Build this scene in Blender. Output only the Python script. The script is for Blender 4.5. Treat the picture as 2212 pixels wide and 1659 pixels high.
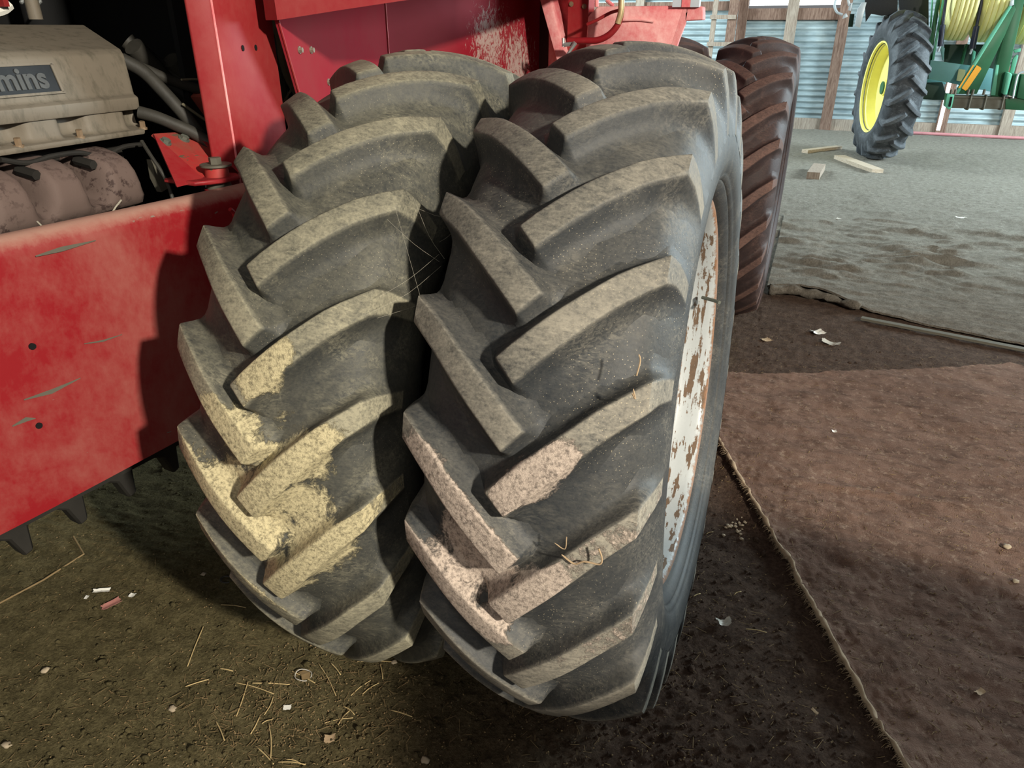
import bpy, bmesh, math, random
from mathutils import Vector, Matrix, noise
random.seed(7)
for o in list(bpy.data.objects): bpy.data.objects.remove(o)
scene = bpy.context.scene
col = scene.collection
rad = math.radians

# ------------------------------------------------------------------ camera
FPX, PITCH, YAW, CAMH = 1572.34, 26.0, 21.3264, 1.79425
cp, sp, cy, sy = math.cos(rad(PITCH)), math.sin(rad(PITCH)), math.cos(rad(YAW)), math.sin(rad(YAW))
FWD = Vector((-sy*cp, cy*cp, -sp)); RGT = Vector((cy, sy, 0)); UPV = RGT.cross(FWD)
camd = bpy.data.cameras.new('camera'); cam = bpy.data.objects.new('camera', camd); col.objects.link(cam)
m3 = Matrix((RGT, UPV, -FWD)).transposed()
cam.matrix_world = Matrix.Translation((0, 0, CAMH)) @ m3.to_4x4()
camd.sensor_fit = 'HORIZONTAL'; camd.sensor_width = 36.0; camd.lens = FPX*36.0/2212.0
camd.clip_start = 0.02; camd.clip_end = 200
scene.camera = cam

# ------------------------------------------------------------------ world, lights, exposure
w = bpy.data.worlds.new('world'); scene.world = w; w.use_nodes = True
bg = w.node_tree.nodes['Background']; bg.inputs[0].default_value = (0.96, 0.97, 1.0, 1); bg.inputs[1].default_value = 0.17

def area(name, loc, target, size, size_y, energy, color):
    l = bpy.data.lights.new(name, 'AREA'); l.shape = 'RECTANGLE'; l.size = size; l.size_y = size_y
    l.energy = energy; l.color = color
    o = bpy.data.objects.new(name, l); col.objects.link(o); o.location = loc
    o.rotation_euler = (Vector(target) - Vector(loc)).to_track_quat('-Z', 'Y').to_euler()
    return o
area('door_daylight', (5.6, -2.2, 4.4), (-0.9, 1.6, 0.7), 0.34, 0.34, 1050, (1.0, 0.94, 0.82))
area('shed_opening_daylight', (8.5, 11.5, 3.4), (0.5, 10.5, 0.2), 5.0, 3.0, 2000, (0.76, 0.93, 1.0))
area('rear_left_opening_daylight', (-5.5, 13.0, 3.6), (1.0, 12.6, 0.6), 3.0, 2.4, 700, (0.78, 0.95, 1.0))
area('front_fill_light', (0.6, -3.2, 3.4), (-0.7, 2.0, 0.6), 3.0, 2.0, 38, (1.0, 0.95, 0.86))  # soft fill light added behind the camera

vs = scene.view_settings
vs.view_transform = 'Standard'; vs.look = 'None'; vs.gamma = 1.0; vs.use_curve_mapping = False
vs.exposure = 0.12

# ------------------------------------------------------------------ material helpers
class NT:
    def __init__(s, name):
        s.m = bpy.data.materials.new(name); s.m.use_nodes = True
        s.t = s.m.node_tree; s.b = s.t.nodes['Principled BSDF']; s.out = s.t.nodes['Material Output']
        s.b.inputs['Specular IOR Level'].default_value = 0.3
    def n(s, typ, **kw):
        nd = s.t.nodes.new(typ)
        for k, v in kw.items(): setattr(nd, k, v)
        return nd
    def link(s, a, b): s.t.links.new(a, b)
    def val(s, sock, v):
        if hasattr(v, 'is_output') or isinstance(v, bpy.types.NodeSocket): s.link(v, sock)
        else: sock.default_value = v
    def pos(s): 
        if not hasattr(s, '_p'): s._p = s.n('ShaderNodeNewGeometry').outputs['Position']
        return s._p
    def objc(s):
        if not hasattr(s, '_o'): s._o = s.n('ShaderNodeTexCoord').outputs['Object']
        return s._o
    def noise(s, vec, scale, detail=5, rough=0.6, dist=0.0):
        nd = s.n('ShaderNodeTexNoise'); nd.inputs['Scale'].default_value = scale; nd.inputs['Detail'].default_value = detail
        nd.inputs['Roughness'].default_value = rough; nd.inputs['Distortion'].default_value = dist
        s.link(vec, nd.inputs['Vector']); return nd.outputs['Fac']
    def voro(s, vec, scale, feat='F1', rnd=1.0):
        nd = s.n('ShaderNodeTexVoronoi', feature=feat); nd.inputs['Scale'].default_value = scale
        nd.inputs['Randomness'].default_value = rnd
        s.link(vec, nd.inputs['Vector']); return nd.outputs['Distance']
    def scalev(s, vec, sc):
        nd = s.n('ShaderNodeVectorMath', operation='MULTIPLY'); s.link(vec, nd.inputs[0]); nd.inputs[1].default_value = sc
        return nd.outputs[0]
    def math(s, op, a, b=0.0, c=None):
        nd = s.n('ShaderNodeMath', operation=op); s.val(nd.inputs[0], a); s.val(nd.inputs[1], b)
        if c is not None: s.val(nd.inputs[2], c)
        return nd.outputs[0]
    def ramp(s, fac, stops, interp='LINEAR'):
        nd = s.n('ShaderNodeValToRGB'); nd.color_ramp.interpolation = interp
        els = nd.color_ramp.elements
        while len(els) < len(stops): els.new(0.5)
        for e, (p, c) in zip(els, stops):
            e.position = p; e.color = (c, c, c, 1) if isinstance(c, (int, float)) else (*c, 1)
        s.link(fac, nd.inputs[0]); return nd.outputs['Color']
    def mix(s, fac, a, b, mode='MIX'):
        nd = s.n('ShaderNodeMix', data_type='RGBA', blend_type=mode)
        s.val(nd.inputs['Factor'], fac)
        for sk, v in ((nd.inputs[6], a), (nd.inputs[7], b)):
            if isinstance(v, (tuple, list)): sk.default_value = (*v[:3], 1)
            else: s.link(v, sk)
        return nd.outputs[2]
    def attr(s, name):
        return s.n('ShaderNodeAttribute', attribute_name=name).outputs['Fac']
    def near(s, pt, r0, r1):
        # 1 inside r0 of a point, 0 beyond r1
        nd = s.n('ShaderNodeVectorMath', operation='DISTANCE'); s.link(s.pos(), nd.inputs[0]); nd.inputs[1].default_value = pt
        mr = s.n('ShaderNodeMapRange'); s.link(nd.outputs['Value'], mr.inputs[0])
        mr.inputs[1].default_value = r0; mr.inputs[2].default_value = r1; mr.inputs[3].default_value = 1; mr.inputs[4].default_value = 0
        return mr.outputs[0]
    def color(s, c): s.val(s.b.inputs['Base Color'], c if not isinstance(c, (tuple, list)) else (*c[:3], 1))
    def rough(s, r): s.val(s.b.inputs['Roughness'], r)
    def metal(s, v): s.val(s.b.inputs['Metallic'], v)
    def bump(s, h, strength=0.4, dist=0.01):
        nd = s.n('ShaderNodeBump'); nd.inputs['Strength'].default_value = strength; nd.inputs['Distance'].default_value = dist
        s.link(h, nd.inputs['Height']); s.link(nd.outputs[0], s.b.inputs['Normal'])

def simple(name, c, rough=0.6, metal=0.0, var=0.25, scale=9.0, bump=0.0):
    t = NT(name); nz = t.noise(t.pos(), scale, 5, 0.65)
    d = tuple(x*(1-var) for x in c); l = tuple(min(1, x*(1+var)) for x in c)
    t.color(t.mix(nz, d, l)); t.rough(rough); t.metal(metal)
    if bump: t.bump(t.noise(t.pos(), scale*6, 4, 0.7), bump, 0.004)
    return t.m

# ------------------------------------------------------------------ mesh helpers
def finish(bm, name, mat, parent=None, smooth=True, angle=35, loc=None):
    me = bpy.data.meshes.new(name); bm.to_mesh(me); bm.free()
    return finish_me(me, name, mat, parent, smooth, angle, loc)
def finish_me(me, name, mat, parent=None, smooth=True, angle=35, loc=None):
    if mat: me.materials.append(mat)
    if smooth:
        me.polygons.foreach_set('use_smooth', [True]*len(me.polygons))
        if angle < 180:
            me.set_sharp_from_angle(angle=rad(angle))
    o = bpy.data.objects.new(name, me); col.objects.link(o)
    if parent: o.parent = parent
    if loc is not None: o.location = loc
    return o
def tag(o, label=None, cat=None, group=None, kind=None):
    if label: o['label'] = label
    if cat: o['category'] = cat
    if group: o['group'] = group
    if kind: o['kind'] = kind
    return o
def empty(name, loc=(0, 0, 0)):
    o = bpy.data.objects.new(name, None); col.objects.link(o); o.location = loc; o.empty_display_size = 0.1; return o
def frame(direction, upish=Vector((0, 0, 1))):
    d = Vector(direction).normalized()
    u = Vector(upish)
    if abs(d.dot(u.normalized())) > 0.98: u = Vector((1, 0, 0))
    s = d.cross(u).normalized(); u = s.cross(d).normalized()
    return d, s, u
def box(bm, c, sx, sy, sz, M=None):
    vs_ = []
    for z in (-1, 1):
        for y in (-1, 1):
            for x in (-1, 1):
                v = Vector((x*sx/2, y*sy/2, z*sz/2))
                if M: v = M @ v
                vs_.append(bm.verts.new(v + Vector(c)))
    for f in ((0, 2, 3, 1), (4, 5, 7, 6), (0, 1, 5, 4), (2, 6, 7, 3), (0, 4, 6, 2), (1, 3, 7, 5)):
        bm.faces.new([vs_[i] for i in f])
    return vs_
def bar(bm, a, b, wd, th, upish=Vector((0, 0, 1))):
    a, b = Vector(a), Vector(b); d, s, u = frame(b-a, upish)
    M = Matrix((s, d, u)).transposed()
    box(bm, (a+b)/2, wd, (b-a).length, th, M)
def bevel(bm, w_, seg=2, ang=30):
    es = [e for e in bm.edges if len(e.link_faces) == 2 and e.calc_face_angle(0) > rad(ang)]
    bmesh.ops.bevel(bm, geom=es, offset=w_, segments=seg, profile=0.5, affect='EDGES', clamp_overlap=True)
def prism(bm, pts, n):
    # polygon of 3D points, extruded by vector n
    n = Vector(n)
    a = [bm.verts.new(Vector(p_)) for p_ in pts]; b = [bm.verts.new(Vector(p_)+n) for p_ in pts]
    k = len(pts)
    bm.faces.new(a[::-1]); bm.faces.new(b)
    for i in range(k): bm.faces.new((a[i], a[(i+1) % k], b[(i+1) % k], b[i]))
    bmesh.ops.recalc_face_normals(bm, faces=bm.faces)
def smoothpath(pts, n=8):
    pts = [Vector(p_) for p_ in pts]
    if len(pts) < 3: return pts
    out = []
    P = [pts[0]*2-pts[1]] + pts + [pts[-1]*2-pts[-2]]
    for i in range(1, len(P)-2):
        p0, p1, p2, p3 = P[i-1], P[i], P[i+1], P[i+2]
        for k in range(n):
            t = k/n
            out.append(0.5*((2*p1)+(p2-p0)*t+(2*p0-5*p1+4*p2-p3)*t*t+(3*p1-p0-3*p2+p3)*t**3))
    out.append(pts[-1]); return out
def tube(bm, pts, r, seg=10, cap=True):
    pts = [Vector(p_) for p_ in pts]; rings = []; u = Vector((0, 0, 1)); n = len(pts)
    d0 = (pts[1]-pts[0]).normalized()
    if abs(d0.dot(u)) > 0.9: u = Vector((1, 0, 0))
    for i, q in enumerate(pts):
        d = (pts[min(i+1, n-1)]-pts[max(i-1, 0)]).normalized()
        s = d.cross(u).normalized(); u = s.cross(d).normalized()
        rr = r[i] if isinstance(r, (list, tuple)) else r
        rings.append([bm.verts.new(q + (s*math.cos(2*math.pi*k/seg) + u*math.sin(2*math.pi*k/seg))*rr) for k in range(seg)])
    for a, b in zip(rings, rings[1:]):
        for k in range(seg): bm.faces.new((a[k], a[(k+1) % seg], b[(k+1) % seg], b[k]))
    if cap: bm.faces.new(rings[0][::-1]); bm.faces.new(rings[-1])
def lathe_x(bm, prof, seg, closed=False):
    # profile of (x, r) revolved about the X axis
    rings = []
    for x, r in prof:
        rings.append([bm.verts.new((x, -r*math.cos(2*math.pi*k/seg), r*math.sin(2*math.pi*k/seg))) for k in range(seg)])
    prs = list(zip(rings, rings[1:]))
    if closed: prs.append((rings[-1], rings[0]))
    for a, b in prs:
        for k in range(seg): bm.faces.new((a[k], a[(k+1) % seg], b[(k+1) % seg], b[k]))
    return rings
def cyl(bm, a, b, r, seg=12):
    tube(bm, [a, b], r, seg)
def lerp(a, b, t): return a+(b-a)*t
def interp(tab, m):
    for (m0, p0), (m1, p1) in zip(tab, tab[1:]):
        if m <= m1 or m1 == tab[-1][0]:
            t = (m-m0)/(m1-m0); return tuple(lerp(a, b, t) for a, b in zip(p0, p1))
def catmull_tab(tab, n=6):
    out = []
    for i in range(len(tab)-1):
        p0 = tab[max(i-1, 0)]; p1 = tab[i]; p2 = tab[i+1]; p3 = tab[min(i+2, len(tab)-1)]
        f = lambda q: Vector((q[0], *q[1]))
        a, b, c_, d = f(p0), f(p1), f(p2), f(p3)
        for k in range(n):
            t = k/n
            v = 0.5*((2*b)+(c_-a)*t+(2*a-5*b+4*c_-d)*t*t+(3*b-a-3*c_+d)*t**3)
            out.append((v[0], (v[1], v[2])))
    out.append(tab[-1]); return out

# pixel of the photograph -> point on a real plane of the place
def ray(px, py): return FWD + RGT*((px-1106)/FPX) - UPV*((py-829.5)/FPX)
CAMP = Vector((0, 0, CAMH))
def onX(px, py, x): d = ray(px, py); return CAMP + d*(x/d.x)
def onY(px, py, y): d = ray(px, py); return CAMP + d*(y/d.y)
def onZ(px, py, z=0.0): d = ray(px, py); return CAMP + d*((z-CAMH)/d.z)

# ------------------------------------------------------------------ materials
MUD_L = [((-0.861, 0.982, 0.886), .10), ((-0.934, .981, .994), .07), ((-1.015, .988, 1.028), .10), ((-.903, 1.005, 1.085), .06), ((-.845, 1.002, 1.013), .09),
         ((-.986, .968, .85), .12), ((-.835, .99, .793), .12), ((-.942, .982, .689), .10), ((-1.045, .975, .89), .12), ((-1.125, 1.007, .993), .05), ((-.941, 1.032, 1.178), .06), ((-.907, 1.056, 1.224), .04)]
MUD_R = [((-.473, .98, .875), .12), ((-.526, .993, .905), .09), ((-.342, .979, .873), .055), ((-.387, .977, .803), .07), ((-.587, 1.028, 1.036), .07), ((-.537, 1.004, 1.001), .07),
         ((-.483, .988, .974), .05), ((-.353, 1.002, 1.078), .07), ((-.317, 1.018, 1.114), .05), ((-.42, .995, .76), .05)]
def rubber(name, base, dust, mudcol, topamt, allamt, muds=(), speck=0.0):
    t = NT(name); P = t.pos()
    top = t.attr('top')
    n1 = t.noise(P, 5.0, 6, 0.7); n2 = t.noise(t.scalev(P, (1.0, 3.0, 3.0)), 34, 6, 0.75, 0.4); n3 = t.noise(P, 170, 3, 0.6)
    fine = t.math('MULTIPLY_ADD', n2, 0.65, t.math('MULTIPLY', n3, 0.35))
    dm = t.ramp(t.math('MULTIPLY_ADD', n1, 0.45, t.math('MULTIPLY', fine, 0.75)), [(0.44, 0.0), (0.70, 1.0)])
    szt = t.n('ShaderNodeSeparateXYZ'); t.link(P, szt.inputs[0])
    hi_ = t.n('ShaderNodeMapRange'); t.link(szt.outputs[2], hi_.inputs[0]); hi_.inputs[1].default_value = 1.15; hi_.inputs[2].default_value = 1.6; hi_.inputs[3].default_value = 1.0; hi_.inputs[4].default_value = .58
    tops = t.math('MULTIPLY', t.math('MULTIPLY', top, hi_.outputs[0]), t.math('MULTIPLY_ADD', dm, 0.85, 0.15))
    patch = t.ramp(t.noise(P, 8.0, 4, .6, .8), [(0.46, 0.0), (0.66, 1.0)])
    streak = t.noise(t.scalev(P, (.5, 2.2, 2.2)), 60, 5, .7, .8)
    alls = t.math('MULTIPLY', t.math('MULTIPLY_ADD', t.math('MULTIPLY', patch, t.ramp(streak, [(.42, 0.0), (.62, 1.0)])), 1.5, t.math('MULTIPLY', dm, .6)), allamt)
    # dust settles on what faces up
    nz = t.n('ShaderNodeSeparateXYZ'); t.link(t.n('ShaderNodeNewGeometry').outputs['Normal'], nz.inputs[0])
    upf = t.math('MULTIPLY', t.math('MAXIMUM', nz.outputs[2], 0.0), t.math('MULTIPLY', dm, allamt*0.8))
    fac = t.math('MINIMUM', t.math('ADD', t.math('MULTIPLY_ADD', tops, topamt, alls), upf), 1.0)
    c = t.mix(fac, base, dust)
    rough = t.math('MULTIPLY_ADD', fac, 0.35, 0.52)
    # chaff specks
    if speck:
        v = t.voro(P, 150.0); sel = t.ramp(v, [(0.10, 1.0), (0.17, 0.0)])
        gate = t.ramp(t.noise(P, 3.2, 3, 0.5), [(0.48, 0.0), (0.66, .8)])
        gate = t.math('MAXIMUM', gate, t.near((-.20, 1.07, 1.24), .05, .24))
        c = t.mix(t.math('MULTIPLY', t.math('MULTIPLY', sel, gate), speck), c, (0.5, 0.42, 0.28))
    h = t.math('MULTIPLY', fine, 0.35)
    if muds:
        m = None
        for pt, r in muds:
            k = t.near(pt, r*0.35, r*1.45); m = k if m is None else t.math('MAXIMUM', m, k)
        br = t.noise(P, 26, 8, 0.75, 0.6); br2 = t.noise(P, 120, 4, 0.7)
        sz = t.n('ShaderNodeSeparateXYZ'); t.link(P, sz.inputs[0])
        lo_ = t.n('ShaderNodeMapRange'); t.link(sz.outputs[2], lo_.inputs[0]); lo_.inputs[1].default_value = 1.22; lo_.inputs[2].default_value = .98
        lo2 = t.n('ShaderNodeMapRange'); t.link(sz.outputs[2], lo2.inputs[0]); lo2.inputs[1].default_value = .52; lo2.inputs[2].default_value = .72
        lift = t.math('MULTIPLY', top, t.math('MULTIPLY_ADD', t.math('MULTIPLY', lo_.outputs[0], lo2.outputs[0]), 0.42, 0.10))
        e = t.math('ADD', t.math('ADD', t.math('MULTIPLY', m, 0.85), t.math('MULTIPLY_ADD', br, 0.9, lift)), t.math('MULTIPLY', br2, 0.25))
        mm = t.ramp(e, [(0.98, 0.0), (1.06, 1.0)]) if False else None
        nd = t.n('ShaderNodeMapRange'); t.link(e, nd.inputs[0]); nd.inputs[1].default_value = 1.06; nd.inputs[2].default_value = 1.17
        nd.inputs[3].default_value = 0; nd.inputs[4].default_value = 1; mm = nd.outputs[0]
        mc = t.mix(t.ramp(t.noise(P, 110, 5, 0.8), [(0.36, 0.0), (0.56, 1.0)]), tuple(x*0.34 for x in mudcol), mudcol)
        c = t.mix(mm, c, mc); rough = t.math('MAXIMUM', rough, mm)
        h = t.math('ADD', h, t.math('MULTIPLY', mm, t.math('MULTIPLY_ADD', t.noise(P, 75, 6, 0.8), 1.2, 0.5)))
    t.color(c); t.rough(rough); t.b.inputs['Specular IOR Level'].default_value = 0.12 if 'far' in name else 0.26
    t.bump(h, 0.75, 0.004)
    return t.m
M = {}
M['rubber_l'] = rubber('rubber_left', (.027, .029, .029), (.32, .29, .20), (.55, .47, .28), .80, .22, MUD_L, .5)
M['rubber_r'] = rubber('rubber_right', (.024, .027, .030), (.33, .295, .23), (.52, .42, .34), .72, .15, MUD_R, .8)
M['rubber_f'] = rubber('rubber_far', (.028, .020, .020), (.20, .115, .09), (.4, .3, .2), .62, .16)
M['rubber_g'] = rubber('rubber_green_machine', (.018, .021, .025), (.22, .24, .26), (.4, .3, .2), .25, .32)

def paint(name, c, dust, amt=0.35, chip=(.16, .14, .12), chipamt=0.0, rough=0.42, scrapes=(), scrcol=(.45, .38, .32), topdust=0.0):
    t = NT(name); P = t.pos()
    n1 = t.noise(P, 2.6, 6, 0.68, 0.3); n2 = t.noise(t.scalev(P, (1, 1, .6)), 40, 6, 0.75)
    f = t.ramp(t.math('MULTIPLY_ADD', n1, 0.75, t.math('MULTIPLY', n2, 0.28)), [(0.42, 0.0), (0.72, 1.0)])
    f = t.math('MULTIPLY', f, amt)
    cc = t.mix(f, c, dust); ro = t.math('MULTIPLY_ADD', f, 0.5, rough)
    if chipamt:
        g = t.noise(t.scalev(P, (1, .35, 1.6)), 14, 7, 0.62, 0.3)
        k = t.ramp(g, [(0.72-chipamt*0.1, 0.0), (0.735-chipamt*0.1, 1.0)])
        cc = t.mix(k, cc, chip)
    if scrapes:
        m = None
        for pt, r in scrapes:
            k = t.near(pt, r*0.2, r*1.3); m = k if m is None else t.math('MAXIMUM', m, k)
        g = t.noise(t.scalev(P, (1, 1.2, .8)), 20, 8, 0.75, 2.2)
        e = t.math('ADD', t.math('MULTIPLY', m, 0.3), t.math('MULTIPLY', g, 0.9))
        k = t.ramp(e, [(0.66, 0.0), (0.74, 0.85)]); cc = t.mix(k, cc, scrcol)
    if topdust:
        nz = t.n('ShaderNodeSeparateXYZ'); t.link(t.n('ShaderNodeNewGeometry').outputs['Normal'], nz.inputs[0])
        u = t.ramp(t.math('MULTIPLY_ADD', nz.outputs[2], 1.0, t.math('MULTIPLY', t.math('SUBTRACT', n2, 0.5), 0.5)), [(0.35, 0.0), (0.9, topdust)])
        cc = t.mix(u, cc, dust); ro = t.math('MAXIMUM', ro, u)
    t.color(cc); t.rough(ro); t.bump(n2, 0.08, 0.003)
    if scrapes: t.b.inputs['Specular IOR Level'].default_value = .08
    return t.m
RED = (.25, .011, .015)
M['red'] = paint('red_paint', RED, (.36, .13, .10), .30, rough=.42)
M['red_beam'] = paint('red_paint_scratched', (.225, .010, .013), (.36, .20, .15), .40, (.17, .16, .13), .45, .42, topdust=0.95)
M['red_panel'] = paint('red_paint_scraped', (.25, .012, .022), (.20, .07, .06), .30, rough=.6, scrapes=[((-1.69, 4.05, 1.74), .30), ((-1.65, 4.35, 1.62), .30)], scrcol=(.42, .33, .29))
M['red_pale'] = paint('red_paint_pale', (.66, .10, .12), (.85, .50, .45), .85, rough=.55)
M['pink_dust'] = paint('red_paint_under_dust', (.66, .15, .16), (.90, .60, .55), 1.0, rough=.65)
M['red_rusty'] = paint('red_paint_greasy', (.40, .025, .026), (.15, .10, .06), .8, (.10, .08, .05), 1.2, .45)

def castpaint(name, c, streak, rough=.6):
    t = NT(name); P = t.pos()
    n1 = t.noise(t.scalev(P, (1, 1, .3)), 30, 5, 0.7); n2 = t.noise(P, 7, 4, 0.6)
    cc = t.mix(t.ramp(n1, [(0.5, 0.0), (0.72, .75)]), t.mix(n2, tuple(x*.85 for x in c), tuple(x*1.12 for x in c)), streak)
    t.color(cc); t.rough(rough); t.bump(t.noise(P, 120, 3, 0.6), 0.12, 0.002); return t.m
M['cover'] = castpaint('tan_cast_cover', (.165, .138, .103), (.062, .056, .038))
M['manifold'] = None
t = NT('rusty_manifold'); P = t.pos()
k = t.ramp(t.noise(P, 42, 6, 0.72), [(0.52, 0.0), (0.60, 1.0)]); k2 = t.ramp(t.noise(P, 9, 3, 0.5), [(0.42, 0.0), (0.62, 1.0)])
t.color(t.mix(t.math('MULTIPLY', k, k2), (.125, .086, .072), (.045, .027, .023))); t.rough(.8); t.bump(t.noise(P, 90, 4, .7), .2, .003); M['manifold'] = t.m
M['dark_iron'] = simple('dark_iron', (.018, .016, .013), .75, 0, .5, 12)
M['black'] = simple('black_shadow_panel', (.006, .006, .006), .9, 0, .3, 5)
M['hose'] = simple('dusty_black_hose', (.035, .032, .026), .6, 0, .5, 16, .2)
M['hose_tan'] = simple('dusty_tan_hose', (.16, .14, .09), .7, 0, .3, 16)
M['bolt_steel'] = simple('dull_bolt_steel', (.30, .26, .20), .45, .5, .3, 40)
M['bolt_brass'] = simple('warm_bolt', (.22, .15, .09), .5, .2, .3, 40)
M['bolt_grey'] = simple('green_grey_bolt', (.12, .125, .10), .55, .2, .3, 40)
M['hole'] = simple('drilled_hole', (.004, .003, .003), .9)
M['emblem'] = simple('black_emblem_plate', (.012, .013, .014), .55, 0, .4, 30)
M['letter'] = simple('worn_grey_lettering', (.070, .072, .070), .7, 0, .35, 50)
M['steel'] = simple('bright_steel', (.6, .62, .6), .35, .7, .2, 20)
M['worn_rail'] = simple('worn_rail_metal', (.55, .42, .22), .35, .5, .4, 26)
# white rim with rust
def rimmat(name, white, rustamt):
    t = NT(name); P = t.pos(); O = t.objc()
    g = t.noise(t.scalev(P, (4.0, .9, .40)), 13, 7, 0.60, 0.2); g2 = t.noise(P, 60, 5, 0.7)
    e = t.math('MULTIPLY_ADD', g, 0.8, t.math('MULTIPLY', g2, 0.2))
    rust = t.ramp(e, [(0.555-rustamt, 0.0), (0.575-rustamt, 1.0)])
    edge = t.attr('edge')
    e2 = t.ramp(t.math('MULTIPLY_ADD', edge, 0.42, t.math('MULTIPLY', g2, 0.6)), [(0.44, 0.0), (0.60, .9)])
    rust = t.math('MAXIMUM', rust, e2)
    rc = t.mix(e2, t.mix(g2, (.07, .045, .03), (.20, .125, .075)), t.mix(g2, (.13, .06, .03), (.36, .18, .09)))
    t.color(t.mix(rust, t.mix(g2, tuple(x*.85 for x in white), white), rc)); t.rough(t.math('MULTIPLY_ADD', rust, .4, .38)); t.metal(0.0)
    t.bump(rust, -.15, .002); return t.m
M['rim'] = rimmat('white_rusted_rim', (.47, .485, .475), 0.026)
M['rim_f'] = rimmat('brown_rim', (.26, .17, .11), 0.03)
M['rim_y'] = simple('yellow_rim_paint', (.93, .83, .24), .4, 0, .10, 8)
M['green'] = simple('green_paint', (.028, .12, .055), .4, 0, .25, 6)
M['green_lit'] = simple('lit_green_paint', (.12, .42, .28), .45, 0, .2, 6)  # brighter copy of the green, lit look put into the colour
M['green_dark'] = simple('dark_green_paint', (.010, .030, .020), .6, 0, .3, 6)
M['greenblue'] = simple('blue_green_paint', (.13, .31, .31), .5, 0, .15, 6)
M['yellow_rib'] = simple('pale_yellow_plastic', (.86, .82, .36), .55, 0, .10, 5)
M['orange'] = simple('orange_reflector', (.85, .38, .03), .4, 0, .1, 20)
M['decal'] = simple('yellow_white_decal', (.62, .60, .30), .5, 0, .1, 20)
M['strut'] = simple('black_strut', (.025, .03, .05), .35, 0, .2, 20)
M['mesh_dark'] = simple('dark_mesh_screen', (.02, .022, .025), .6, 0, .5, 60)
M['greymetal'] = simple('pale_grey_metal', (.55, .62, .66), .4, .2, .2, 14)
M['brownsteel'] = simple('brown_steel', (.11, .10, .075), .6, .1, .25, 20)

# ground: dry packed dirt, oily dark near the red tractor, pale dust towards the back
t = NT('dirt_floor'); P = t.pos()
sx = t.n('ShaderNodeSeparateXYZ'); t.link(P, sx.inputs[0])
n1 = t.noise(P, 1.3, 5, .6); n2 = t.noise(P, 16, 8, .75); n3 = t.noise(P, 95, 5, .75)
mixn = t.math('MULTIPLY_ADD', n2, .55, t.math('MULTIPLY', n3, .45))
near_l = t.ramp(mixn, [(0.33, (.040, .032, .013)), (0.50, (.135, .110, .052)), (0.68, (.27, .22, .11))])  # left dirt lighter and more olive, light there put into the colour
near_r = t.ramp(mixn, [(0.33, (.030, .018, .012)), (0.50, (.088, .055, .038)), (0.68, (.18, .12, .085))])
far = t.ramp(mixn, [(0.30, (.10, .09, .07)), (0.5, (.25, .23, .19)), (0.70, (.44, .42, .36))])
fx = t.n('ShaderNodeMapRange'); t.link(t.math('MULTIPLY_ADD', n1, .8, t.math('SUBTRACT', sx.outputs[0], .4)), fx.inputs[0]); fx.inputs[1].default_value = -1.1; fx.inputs[2].default_value = -.25
fy = t.n('ShaderNodeMapRange'); t.link(t.math('MULTIPLY_ADD', n1, 1.2, t.math('SUBTRACT', sx.outputs[1], .6)), fy.inputs[0]); fy.inputs[1].default_value = 5.5; fy.inputs[2].default_value = 6.0
gc = t.mix(fy.outputs[0], t.mix(fx.outputs[0], near_l, near_r), far)
sp_ = t.ramp(t.voro(P, 58), [(0.10, 1.0), (0.16, 0.0)]); gate = t.ramp(t.noise(P, 9, 2, .5), [(0.55, 0.0), (0.68, .8)])
gc = t.mix(t.math('MULTIPLY', sp_, gate), gc, (.34, .29, .18))
t.color(gc); t.rough(.95); t.b.inputs['Specular IOR Level'].default_value = 0.1
t.bump(t.math('ADD', t.math('MULTIPLY', n2, .7), t.math('MULTIPLY', n3, .5)), 1.0, .034); M['dirt'] = t.m

def carpetmat(name, c, d, sc=1.0, pale=None):
    t = NT(name); P = t.pos()
    n1 = t.noise(P, 1.9, 7, .72, .5); n2 = t.noise(t.scalev(P, (.7, 1.3, 1)), 13, 8, .8, .5); n3 = t.noise(P, 220, 3, .6)
    cc = t.mix(t.ramp(n1, [(0.35, 0.0), (0.68, 1.0)]), d, c)
    cc = t.mix(t.ramp(n2, [(0.48, 0.0), (0.66, .75)]), cc, tuple(x*.40 for x in d))
    if pale: cc = t.mix(t.ramp(t.noise(P, 30, 6, .8), [(0.54, 0.0), (0.66, .6)]), cc, pale)
    t.color(cc); t.rough(.97); t.b.inputs['Specular IOR Level'].default_value = .05
    t.bump(t.math('MULTIPLY_ADD', n2, .8, t.math('MULTIPLY', n3, .35)), .9, .014); return t.m
M['carpet'] = carpetmat('dirty_brown_carpet', (.215, .135, .100), (.135, .082, .060), pale=(.34, .25, .185))
t = NT('dust_covered_carpet'); P = t.pos(); sx = t.n('ShaderNodeSeparateXYZ'); t.link(P, sx.inputs[0])
n1 = t.noise(P, 1.3, 5, .6); n2 = t.noise(P, 16, 8, .75); n3 = t.noise(P, 95, 5, .75); mixn = t.math('MULTIPLY_ADD', n2, .55, t.math('MULTIPLY', n3, .45))
far = t.ramp(mixn, [(0.30, (.10, .09, .07)), (0.5, (.25, .23, .19)), (0.70, (.44, .42, .36))]); edge = t.ramp(mixn, [(0.32, (.07, .058, .045)), (0.5, (.17, .145, .115)), (0.68, (.30, .265, .215))])
fy = t.n('ShaderNodeMapRange'); t.link(t.math('MULTIPLY_ADD', n1, 2.4, t.math('SUBTRACT', sx.outputs[1], 1.2)), fy.inputs[0]); fy.inputs[1].default_value = 5.2; fy.inputs[2].default_value = 7.4
t.color(t.mix(fy.outputs[0], edge, far)); t.rough(.97); t.b.inputs['Specular IOR Level'].default_value = .05
t.bump(t.math('ADD', t.math('MULTIPLY', n2, .7), t.math('MULTIPLY', n3, .5)), 1.0, .03); M['carpet_far'] = t.m
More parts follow.
